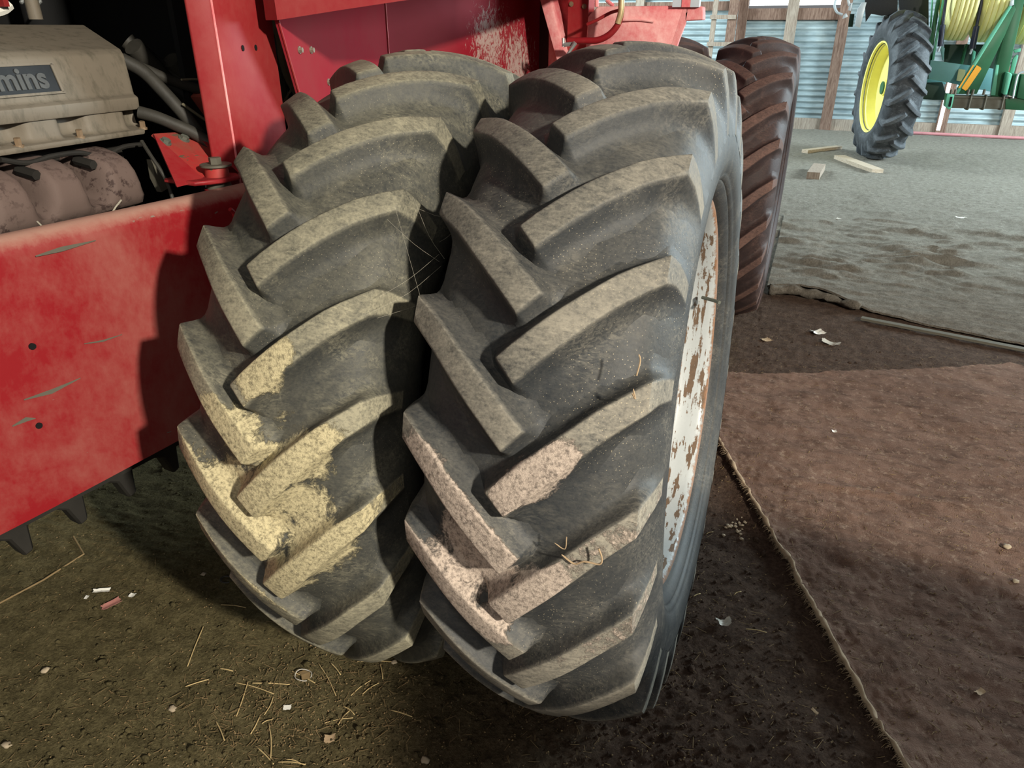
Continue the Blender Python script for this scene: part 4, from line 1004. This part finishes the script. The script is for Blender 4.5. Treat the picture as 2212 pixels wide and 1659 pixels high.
# frayed binding along the left edge
bm = bmesh.new(); rnd = random.Random(5)
path = []
yy = cl[0][1]
while yy < 3.5:
    x = edge_interp(cl, yy)+.006*noise.noise(Vector((edge_interp(cl, yy)*9, yy*31, 2))); path.append(Vector((x+.004, yy, carpet_z(x, yy)+.011+.003*noise.noise(Vector((x*12, yy*12, 0)))))); yy += .02
tube(bm, path, [.009+.006*noise.noise(q*25) for q in path], 9)
for v in bm.verts: v.co += Vector((.006*noise.noise(v.co*70), .004*noise.noise(v.co*60+Vector((3, 0, 0))), .005*noise.noise(v.co*80+Vector((0, 5, 0)))))
for q in path:
    for k in range(16):
        a = q + Vector((rnd.uniform(-.006, .006), rnd.uniform(-.01, .01), rnd.uniform(-.004, .004)))
        b = a + Vector((rnd.uniform(-.020, .004), rnd.uniform(-.014, .014), rnd.uniform(-.022, .004)))
        b.z = max(b.z, ground_z(b.x, b.y)+.004)
        tube(bm, [a, (a+b)/2+Vector((0, 0, .003)), b], [.0012, .0009, .0005], 4, False)
for v in bm.verts: v.co -= org
fr = finish(bm, 'frayed_edge', M['fringe'], carpet, True, 180); tag(fr, 'frayed tan edge threads', None, None, 'stuff')

# far carpet, buried in pale dust, its front edge rolled up by the far tyre
fe = [(1640, 628), (1700, 630), (1760, 640), (1850, 668), (1950, 690), (2080, 718), (2212, 747)]
fe = [(v.x, v.y) for v in (onZ(a, b, .02) for a, b in fe)] + [(2.4, 4.95), (3.4, 4.8)]
fe = [(-.55, 5.75)] + fe
def fe_y(x):
    for (x0, y0), (x1, y1) in zip(fe, fe[1:]):
        if x0 <= x <= x1: return y0+(y1-y0)*(x-x0)/(x1-x0)
    return fe[-1][1]
bm = bmesh.new(); grid = []; NU, NV = 150, 150
for j in range(NV+1):
    row = []
    for i in range(NU+1):
        x = -.12+3.4*i/NU; y0 = fe_y(x); v_ = (j/NV)**1.2; y = y0 + (8.3-y0)*v_
        fold = .055*math.exp(-(v_*(8.3-y0)/.10)**2)*math.exp(-((x-.18)/.33)**4)
        q = Vector((x, y, 0))
        z = ground_z(x, y)+.014*(1-v_*.9) + fold + .010*noise.fractal(Vector((x*1.5, y*5, 3)), 1, 2, 3)*(1-v_) + .012*abs(noise.noise(Vector((x*1.0, y*6, 9.0))))*(1-v_)
        row.append(bm.verts.new((x, y, z)))
    grid.append(row)
for j in range(NV):
    for i in range(NU): bm.faces.new((grid[j][i], grid[j][i+1], grid[j+1][i+1], grid[j+1][i]))
r_ = bmesh.ops.extrude_face_region(bm, geom=bm.faces[:])
for v in [g for g in r_['geom'] if isinstance(g, bmesh.types.BMVert)]: v.co.z += .014
bmesh.ops.recalc_face_normals(bm, faces=bm.faces); org2 = Vector((1.4, 6.6, 0))
for v in bm.verts: v.co -= org2
fc = finish(bm, 'dusty_carpet', M['carpet_far'], None, True, 60, org2); tag(fc, 'pale dust-covered carpet lying behind the brown one', 'carpet')
# the turned-over hem by the tyre
bm = bmesh.new(); hem = []
for i in range(26):
    x = -.10+.62*i/25; y = fe_y(x)-.02; hem.append(Vector((x, y+.03*noise.noise(Vector((x*6, 2, 2))), ground_z(x, y)+.04+.012*noise.noise(Vector((x*9, 1, 4))))))
tube(bm, hem, [.024+.022*noise.noise(q*9)+.016*(1-i/25) for i, q in enumerate(hem)], 14)
for v in bm.verts: v.co += Vector((0, .02*noise.noise(v.co*22), .012*noise.noise(v.co*31+Vector((4, 0, 0)))))
for v in bm.verts: v.co -= org2
finish(bm, 'rolled_hem', M['carpet_far'], fc, True, 180)
# lath along the far carpet's edge
bm = bmesh.new(); p0, p1 = onZ(1860, 685, .02), onZ(2260, 762, .02)
bar(bm, Vector((0, 0, 0)), p1-p0, .045, .016); bevel(bm, .003, 1)
tag(finish(bm, 'wooden_lath', M['brownsteel'], None, loc=p0+Vector((0, -.03, ground_z(p0.x, p0.y)-.004))), 'thin grey wooden lath along the dusty carpet edge', 'lath')

def plank(name, a, b, wd, th, mat, label, cat, group=None, za=None, zb=None):
    a, b = onZ(*a), onZ(*b); a.z = (ground_z(a.x, a.y) if za is None else za)+th/2; b.z = (ground_z(b.x, b.y) if zb is None else zb)+th/2
    bm = bmesh.new(); bar(bm, Vector((0, 0, 0)), b-a, wd, th); bevel(bm, .006, 1)
    tag(finish(bm, name, mat, None, loc=a), label, cat, group)
plank('wooden_plank', (1812, 343), (1895, 374), .16, .055, M['plank'], 'pale plank pointing from the green machine wheel to the camera', 'plank')
plank('wooden_plank', (1738, 330), (1812, 322), .12, .05, M['plank'], 'pale plank lying left of the green machine wheel', 'plank')
plank('wood_block', (1755, 388), (1768, 368), .16, .09, M['wood_grey'], 'short grey wood block on the dusty floor', 'block')
bm = bmesh.new(); ph = [onZ(1915, 283.5), onZ(2010, 288), onZ(2100, 292), onZ(2260, 299.5)]
ph = [Vector((q.x, WALLY-.28-.04*i, .03)) for i, q in enumerate(ph)]; o0 = ph[0].copy()
tube(bm, [q-o0 for q in smoothpath(ph+[Vector((6.2, WALLY-.35, .03))], 6)], .028, 8); tag(finish(bm, 'water_hose', M['pinkhose'], None, loc=o0), 'faded pink hose along the foot of the back wall', 'hose')
# ladder against the back wall
ld = empty('wooden_ladder', (wallx(1560), WALLY-.3, 0)); tag(ld, 'rough wooden ladder leaning on the corrugated back wall', 'ladder')
xa, xb = wallx(1541, 60, WALLY-.3)-ld.location.x, wallx(1580, 60, WALLY-.3)-ld.location.x
for x, wd in ((xa, .09), (xb, .17)):
    bm = bmesh.new(); bar(bm, (x, -.25, gheight(ld.location.x+x, WALLY-.55)), (x, .12, 3.4), wd, .07, Vector((0, 1, 0))); bevel(bm, .006, 1); finish(bm, 'ladder_rail', M['wood_grey'] if x == xa else M['wood'], ld)
z1, z2 = onY(1562, 37, WALLY-.3).z, onY(1562, 95, WALLY-.3).z; dz = z1-z2
for k in range(-3, 3):
    z = z2+dz*k
    if .2 < z < 3.3:
        bm = bmesh.new(); yb_ = -.25+.37*z/3.4-.06; box(bm, ((xa+xb)/2, yb_, z), xb-xa+.14, .05, .075); bevel(bm, .005, 1); finish(bm, 'rung', M['wood_grey'], ld)

# litter
rnd = random.Random(11)
def scrap(name, px, py, w_, l_, mat, label, cat, rz=0, curl=.2, group=None, n=6):
    p0 = onZ(px, py, .0); p0.z = ground_z(p0.x, p0.y)+.006
    if carpet_over(p0.x, p0.y): p0.z = carpet_z(p0.x, p0.y)+.010
    bm = bmesh.new(); g = []
    r2 = random.Random(int(px*7+py))
    for j in range(n+1):
        row = []
        for i in range(n+1):
            u, v = i/n-.5, j/n-.5
            e = 1+.25*(r2.random()-.5)
            x, y = u*w_*e, v*l_*e
            z = curl*(max(w_, l_))*(abs(u)**1.5+.3*noise.noise(Vector((u*4+px, v*4, py))))
            row.append(bm.verts.new((x, y, max(z, 0)+.0005)))
        g.append(row)
    for j in range(n):
        for i in range(n): bm.faces.new((g[j][i], g[j][i+1], g[j+1][i+1], g[j+1][i]))
    r_ = bmesh.ops.extrude_face_region(bm, geom=bm.faces[:])
    for v in [q for q in r_['geom'] if isinstance(q, bmesh.types.BMVert)]: v.co.z += .0008
    bmesh.ops.recalc_face_normals(bm, faces=bm.faces)
    o = finish(bm, name, mat, None, True, 60, p0); o.rotation_euler = (0, 0, rad(rz)); return tag(o, label, cat, group)
def carpet_over(x, y):
    return cl[0][1] < y < top_y(x) and x > edge_interp(cl, min(y, 3.74))
scrap('paper_scrap', 222, 1286, .018, .055, M['paper'], 'longest white torn paper scrap on the left dirt floor', 'paper', -62, .25)
scrap('paper_scrap', 190, 1298, .012, .016, M['paper'], 'tiny white paper scrap left of the red wrapper', 'paper', 20, .3)
scrap('paper_scrap', 287, 1291, .020, .018, M['paper'], 'white paper chip right of the red wrapper', 'paper', 10, .3)
scrap('candy_wrapper', 242, 1310, .030, .060, M['redscrap'], 'faded red and white wrapper on the left dirt floor', 'wrapper', -20, .15)
scrap('paper_tag', 620, 1526, .016, .022, M['paper'], 'small white rectangular tag among the straw', 'tag', -60, .02)
scrap('paper_scrap', 1765, 718, .075, .07, M['paper'], 'crumpled white paper behind the brown carpet', 'paper', 30, .5)
scrap('paper_scrap', 1795, 742, .11, .05, M['plastic'], 'crumpled translucent wrapper beside crumpled white paper', 'wrapper', -20, .4)
scrap('dry_leaf', 1655, 735, .06, .05, M['leaf'], 'tan leaf on dirt behind the brown carpet', 'leaf', 40, .2)
scrap('paper_scrap', 1800, 940, .022, .02, M['paper'], 'small white paper bit in the middle of the brown carpet', 'paper', 10, .5)
scrap('plastic_bit', 1563, 1352, .045, .03, M['plastic'], 'curled clear plastic bit right of the near tyre', 'plastic', 30, .7)
pd = empty('cracked_disc', onZ(655, 1457)); pd.location.z = ground_z(pd.location.x, pd.location.y)+.004; tag(pd, 'cracked clear plastic disc below the inner tyre', 'plastic disc')
bm = bmesh.new(); tube(bm, [Vector((.027*math.cos(rad(k)), .022*math.sin(rad(k)), .006+.002*math.sin(rad(k*3)))) for k in range(0, 330, 12)], .0016, 6); finish(bm, 'disc_rim', M['plastic'], pd)
bm = bmesh.new(); prism(bm, [(.026, 0, .003), (.012, .018, .004), (-.012, .018, .003), (-.024, .004, .003), (-.006, -.002, .005), (.006, -.016, .003)], (0, 0, .001)); finish(bm, 'disc_shard', M['straw_dark'], pd, False)
scrap('dry_leaf', 1697, 1207, .02, .018, M['leaf'], 'orange leaf bit on the carpet edge', 'leaf', 0, .4)
scrap('dry_leaf', 2112, 1508, .03, .018, M['leaf'], 'small tan leaf at lower right of the carpet', 'leaf', 50, .3)
scrap('dry_leaf', 1758, 1545, .022, .010, M['leaf'], 'narrow tan leaf left of the carpet edge', 'leaf', -40, .3)
scrap('dry_leaf', 712, 1595, .03, .025, M['leaf'], 'brown leaf at the bottom centre below the straw', 'leaf', 30, .3)
scrap('paper_scrap', 2075, 472, .10, .06, M['paper'], 'white paper scrap on the pale dusty tracks', 'paper', 10, .3)
scrap('paper_scrap', 1808, 476, .07, .05, M['paper'], 'white paper scrap nearest the far tyre on pale dust', 'paper', 60, .4)
# straw stalks: the larger ones one by one, chaff as stuff
def stalk_mesh(l_, r, bend, kinked=False):
    bm = bmesh.new(); pts = [(0, 0, 0), (l_*.5, bend*l_, .002), (l_, 0, .001)]
    if kinked: pts = [(0, 0, 0), (l_*.6, 0, .001), (l_*.8, l_*.25, .002)]
    tube(bm, pts if kinked else smoothpath(pts, 3), r, 6)
    me = bpy.data.meshes.new('straw_stalk'); bm.to_mesh(me); bm.free(); me.materials.append(M['straw'])
    me.polygons.foreach_set('use_smooth', [True]*len(me.polygons)); return me
kinds = [stalk_mesh(1, .035, .03), stalk_mesh(1, .03, .08), stalk_mesh(1, .03, 0, True)]
def stalk(a, b, r=None, dark=False, lift=.004):
    A_, B_ = onZ(*a), onZ(*b); L = (B_-A_).length; r2 = random.Random(int(a[0]*13+b[1]))
    me = kinds[r2.randrange(2)]
    o = bpy.data.objects.new('straw_stalk', me); col.objects.link(o)
    A_.z = ground_z(A_.x, A_.y)+lift; B_.z = ground_z(B_.x, B_.y)+lift
    if carpet_over(A_.x, A_.y): A_.z += .03; B_.z += .03
    d = B_-A_; o.location = A_; o.rotation_euler = d.to_track_quat('X', 'Z').to_euler()
    rr = (r or .0017)/.033; o.scale = (L, rr, rr)
    o.material_slots[0].link = 'OBJECT'; o.material_slots[0].material = M['straw_dark'] if dark else M['straw']
    return tag(o, 'dry straw stalk lying on the dirt floor below the near tyres', 'straw', 'straw stalks on the dirt floor')
STRAW_LAB = {(510, 1470): 'long bright straw slanting down towards the white tag', (545, 1472): 'long level straw just left of the cracked plastic disc', (478, 1309): 'single level straw lying left of the inner tyre foot',
             (1610, 1366): 'longest straw between near outer tyre and carpet', (1497, 1294): 'short straw closest to the near outer tyre sidewall', (1585, 1291): 'short slanting straw between clump of crumbs and clear plastic bit',
             (1525, 1155): 'tiny straw left of the clump of crumbs', (405, 1440): 'straw standing alone left of the straw pile', (845, 1530): 'straw at the right end of the straw pile', (600, 1640): 'level straw at the bottom edge of the picture',
             (770, 1420): 'level straw touching the foot of the inner tyre', (687, 1426): 'long steep straw right of the cracked plastic disc', (465, 1553): 'short steep straw at the lower left of the straw pile'}
for a, b in (((510, 1470), (592, 1497)), ((545, 1472), (625, 1474)), ((478, 1309), (531, 1311)), ((535, 1470), (510, 1545)), ((687, 1426), (725, 1498)), ((713, 1423), (735, 1450)), ((465, 1553), (485, 1600)),
             ((565, 1560), (588, 1550)), ((580, 1560), (584, 1635)), ((600, 1640), (660, 1650)), ((757, 1496), (800, 1462)), ((782, 1492), (818, 1468)), ((740, 1520), (765, 1538)), ((555, 1610), (590, 1645)),
             ((617, 1635), (650, 1648)), ((700, 1555), (762, 1545)), ((730, 1560), (755, 1530)), ((770, 1420), (850, 1421)), ((820, 1424), (826, 1460)), ((400, 1480), (450, 1465)), ((475, 1443), (503, 1447)),
             ((405, 1440), (440, 1357)), ((560, 1545), (540, 1580)), ((1610, 1366), (1655, 1371)), ((1497, 1294), (1512, 1287)), ((1585, 1291), (1600, 1284)), ((1525, 1155), (1540, 1150)), ((630, 1445), (680, 1470)), ((590, 1500), (570, 1540)), ((845, 1530), (890, 1545))):
    o = stalk(a, b)
    if a in STRAW_LAB: o['label'] = STRAW_LAB[a]
# long stick on the left
bm = bmesh.new(); P_ = [onZ(0, 1309), onZ(95, 1256), onZ(182, 1200), onZ(160, 1163)]
for q in P_: q.z = ground_z(q.x, q.y)+.006
o0 = P_[0].copy(); tube(bm, [q-o0 for q in P_], .0035, 6); tag(finish(bm, 'dry_reed', M['straw_dark'], None, loc=o0), 'long bent dry reed on the dirt floor at far left', 'reed')
bm = bmesh.new(); c0 = onZ(490, 1258); c0.z = ground_z(c0.x, c0.y)+.004
ring = [Vector((.022*math.cos(rad(k)), .016*math.sin(rad(k)), .004)) for k in range(20, 350, 15)]; tube(bm, ring, .003, 6)
tag(finish(bm, 'wire_ring', M['hose'], None, loc=c0), 'small dark open ring on the dirt beside the inner tyre', 'ring')
# twigs and bits stuck on the near tyre
def onT(px, py, xoff, r): # rough spot on the near outer tread
    d = ray(px, py); C_ = Vector((-.4028, 1.8745, .87)); o_ = CAMP-C_
    a = d.y*d.y+d.z*d.z; b = 2*(o_.y*d.y+o_.z*d.z); c_ = o_.y*o_.y+o_.z*o_.z-r*r
    t_ = (-b-math.sqrt(max(0, b*b-4*a*c_)))/(2*a); return CAMP+d*t_
for pts, r, lab in ((((1213, 1198), (1240, 1218), (1262, 1213), (1295, 1219), (1300, 1205), (1293, 1185)), .0024, 'curled tan root strand stuck on near outer tyre'),
                    (((1198, 1173), (1220, 1186), (1224, 1160)), .0014, 'v-shaped straw bit stuck on near outer tyre'),
                    (((1380, 765), (1383, 780), (1375, 812)), .002, 'tan husk stuck on near outer tyre groove'),
                    (((1368, 840), (1372, 862), (1366, 850)), .002, 'curled husk below the tan husk on near outer tyre')):
    P_ = [onT(a, b, 0, .888) for a, b in pts]; o0 = P_[0].copy(); bm = bmesh.new(); tube(bm, [q-o0 for q in smoothpath(P_, 4)], [r*(.75 if i else .35) for i in range((len(P_)-1)*4+1)], 6)
    tag(finish(bm, 'plant_bit', M['leaf'], None, loc=o0), lab, 'plant bit')
# clump of pale crumbs and pebbles
def pebble_mesh(seed):
    bm = bmesh.new(); bmesh.ops.create_icosphere(bm, subdivisions=2, radius=1)
    for v in bm.verts: v.co *= 1+.5*noise.noise(v.co*1.6+Vector((seed*5, 0, 0))); v.co.z *= .6
    me = bpy.data.meshes.new('pebble'); bm.to_mesh(me); bm.free(); me.materials.append(M['pebble']); me.polygons.foreach_set('use_smooth', [True]*len(me.polygons)); return me
pms = [pebble_mesh(i) for i in range(5)]
def pebble(px, py, r, label='pale pebble lying on the dirt floor', group='pebbles on the dirt floor'):
    p0 = onZ(px, py); p0.z = ground_z(p0.x, p0.y)+r*.35
    if carpet_over(p0.x, p0.y): p0.z = carpet_z(p0.x, p0.y)+.009+r*.3
    o = bpy.data.objects.new('pebble', rnd.choice(pms)); col.objects.link(o); o.location = p0; o.scale = (r, r*rnd.uniform(.7, 1), r*.8); o.rotation_euler = (0, 0, rnd.uniform(0, 6)); tag(o, label, 'pebble', group)
for k in range(22): pebble(1590+rnd.gauss(0, 14), 1133+rnd.gauss(0, 14), rnd.uniform(.004, .009), 'tan crumb in the clump beside the carpet edge', 'clump of crumbs by the carpet')
for px, py, r, lab in ((372, 1528, .013, 'brown pebble left of the straw pile'), (918, 1640, .014, 'white pebble at the bottom edge below the tyres'), (100, 1452, .013, 'tan pebble on open dirt near the left edge'),
                       (440, 1242, .009, 'small pebble beside the dark open ring'), (850, 1421, .010, 'pale pebble touching the foot of the inner tyre'), (15, 1612, .014, 'pebble in the bottom left corner'),
                       (1560, 772, .010, 'pebble at the back edge of the carpet by the rim'), (1580, 690, .012, 'pebble on dirt under the far outer tyre'), (2170, 1195, .016, 'tan pebble at the right edge of the carpet'), (2188, 1268, .012, 'small pebble below the tan one at the right carpet edge')):
    pebble(px, py, r, lab)
# chaff and grit, too fine to count
vs_, fs = [], []
def bit(x, y, l_, w_, a, z0):
    c_, s_ = math.cos(a)*l_/2, math.sin(a)*l_/2; px_, py_ = -math.sin(a)*w_/2, math.cos(a)*w_/2
    z = ground_z(x, y)+z0 if z0 < .02 else carpet_z(x, y)+.010; b = len(vs_)
    for sx_, sp_ in ((-1, -1), (1, -1), (1, 1), (-1, 1)): vs_.append((x+sx_*c_+sp_*px_, y+sx_*s_+sp_*py_, z+.001))
    vs_.append((x, y, z+w_*.8)); vs_.append((x, y, z-w_*.5))
    for i in range(4): fs.append((b+i, b+(i+1) % 4, b+4)); fs.append((b+(i+1) % 4, b+i, b+5))
for k in range(4200):
    if k < 800: px, py = rnd.gauss(640, 150), rnd.gauss(1530, 70)
    elif k < 2500: px, py = rnd.uniform(0, 1500), rnd.uniform(1150, 1659)
    else: px, py = rnd.uniform(1480, 2212), rnd.uniform(700, 1659)
    if not (0 < px < 2212 and 900 < py < 1659 or (px > 1500 and py > 690)): continue
    q = onZ(px, py)
    oc = carpet_over(q.x, q.y)
    if rnd.random() < .5: bit(q.x, q.y, rnd.uniform(.006, .020)*rnd.uniform(.6, 2.4), rnd.uniform(.0008, .0018), rnd.uniform(0, 6.3), .030 if oc else .004)
    else: bit(q.x, q.y, rnd.uniform(.002, .006), rnd.uniform(.002, .005), rnd.uniform(0, 6.3), .030 if oc else .003)
# crumbs of loose dirt
cv, cf = [], []
ico = bmesh.new(); bmesh.ops.create_icosphere(ico, subdivisions=1, radius=1); iv = [v.co.copy() for v in ico.verts]; ifc = [[v.index for v in f.verts] for f in ico.faces]; ico.free()
for k in range(5200):
    px, py = (rnd.uniform(0, 1500), rnd.uniform(1000, 1659)) if k < 3900 else (rnd.uniform(1480, 2000), rnd.uniform(690, 1659))
    q = onZ(px, py)
    if carpet_over(q.x, q.y) or q.y > 4.9: continue
    r = .0022*math.exp(abs(rnd.gauss(0, .55))); b = len(cv); z = ground_z(q.x, q.y)+r*.3; sx_, sy_, sd = rnd.uniform(.7, 1.4), rnd.uniform(.7, 1.4), rnd.uniform(0, 99)
    for v in iv:
        f = 1+.5*noise.noise(v*1.3+Vector((sd, 0, 0))); cv.append((q.x+v.x*r*sx_*f, q.y+v.y*r*sy_*f, z+v.z*r*.75*f))
    cf += [[b+i for i in f] for f in ifc]
me = bpy.data.meshes.new('dirt_crumbs'); me.from_pydata(cv, [], cf)
tag(finish_me(me, 'dirt_crumbs', M['dirt'], floor, True, 180), 'loose crumbs of dirt scattered on the floor', None, None, 'stuff')
me = bpy.data.meshes.new('chaff'); me.from_pydata(vs_, [], fs)
tag(finish_me(me, 'chaff', M['straw_dark'], floor, False), 'fine brown chaff and grit strewn over the dirt floor', None, None, 'stuff')

# two tyres added out of frame at the right to cast the carpet's shadow
for (x, y, rz), lab in (((2.50, .38, -37), 'added unseen tyre casting shade from right of the brown carpet'), ((1.84, .42, -37), 'added unseen shade-casting tyre nearer the camera than the other')):
    sp_t = empty('shade_casting_tyre', (x, y, 0)); tag(sp_t, lab, 'tyre', 'unseen shade-casting tyres right of the carpet')
    make_tyre(sp_t, (x, y, .885), (0, 0, rad(rz)), (M['rubber_g'], M['rim_f']), 40, 48, (cas, lgL, lgR, rimm))
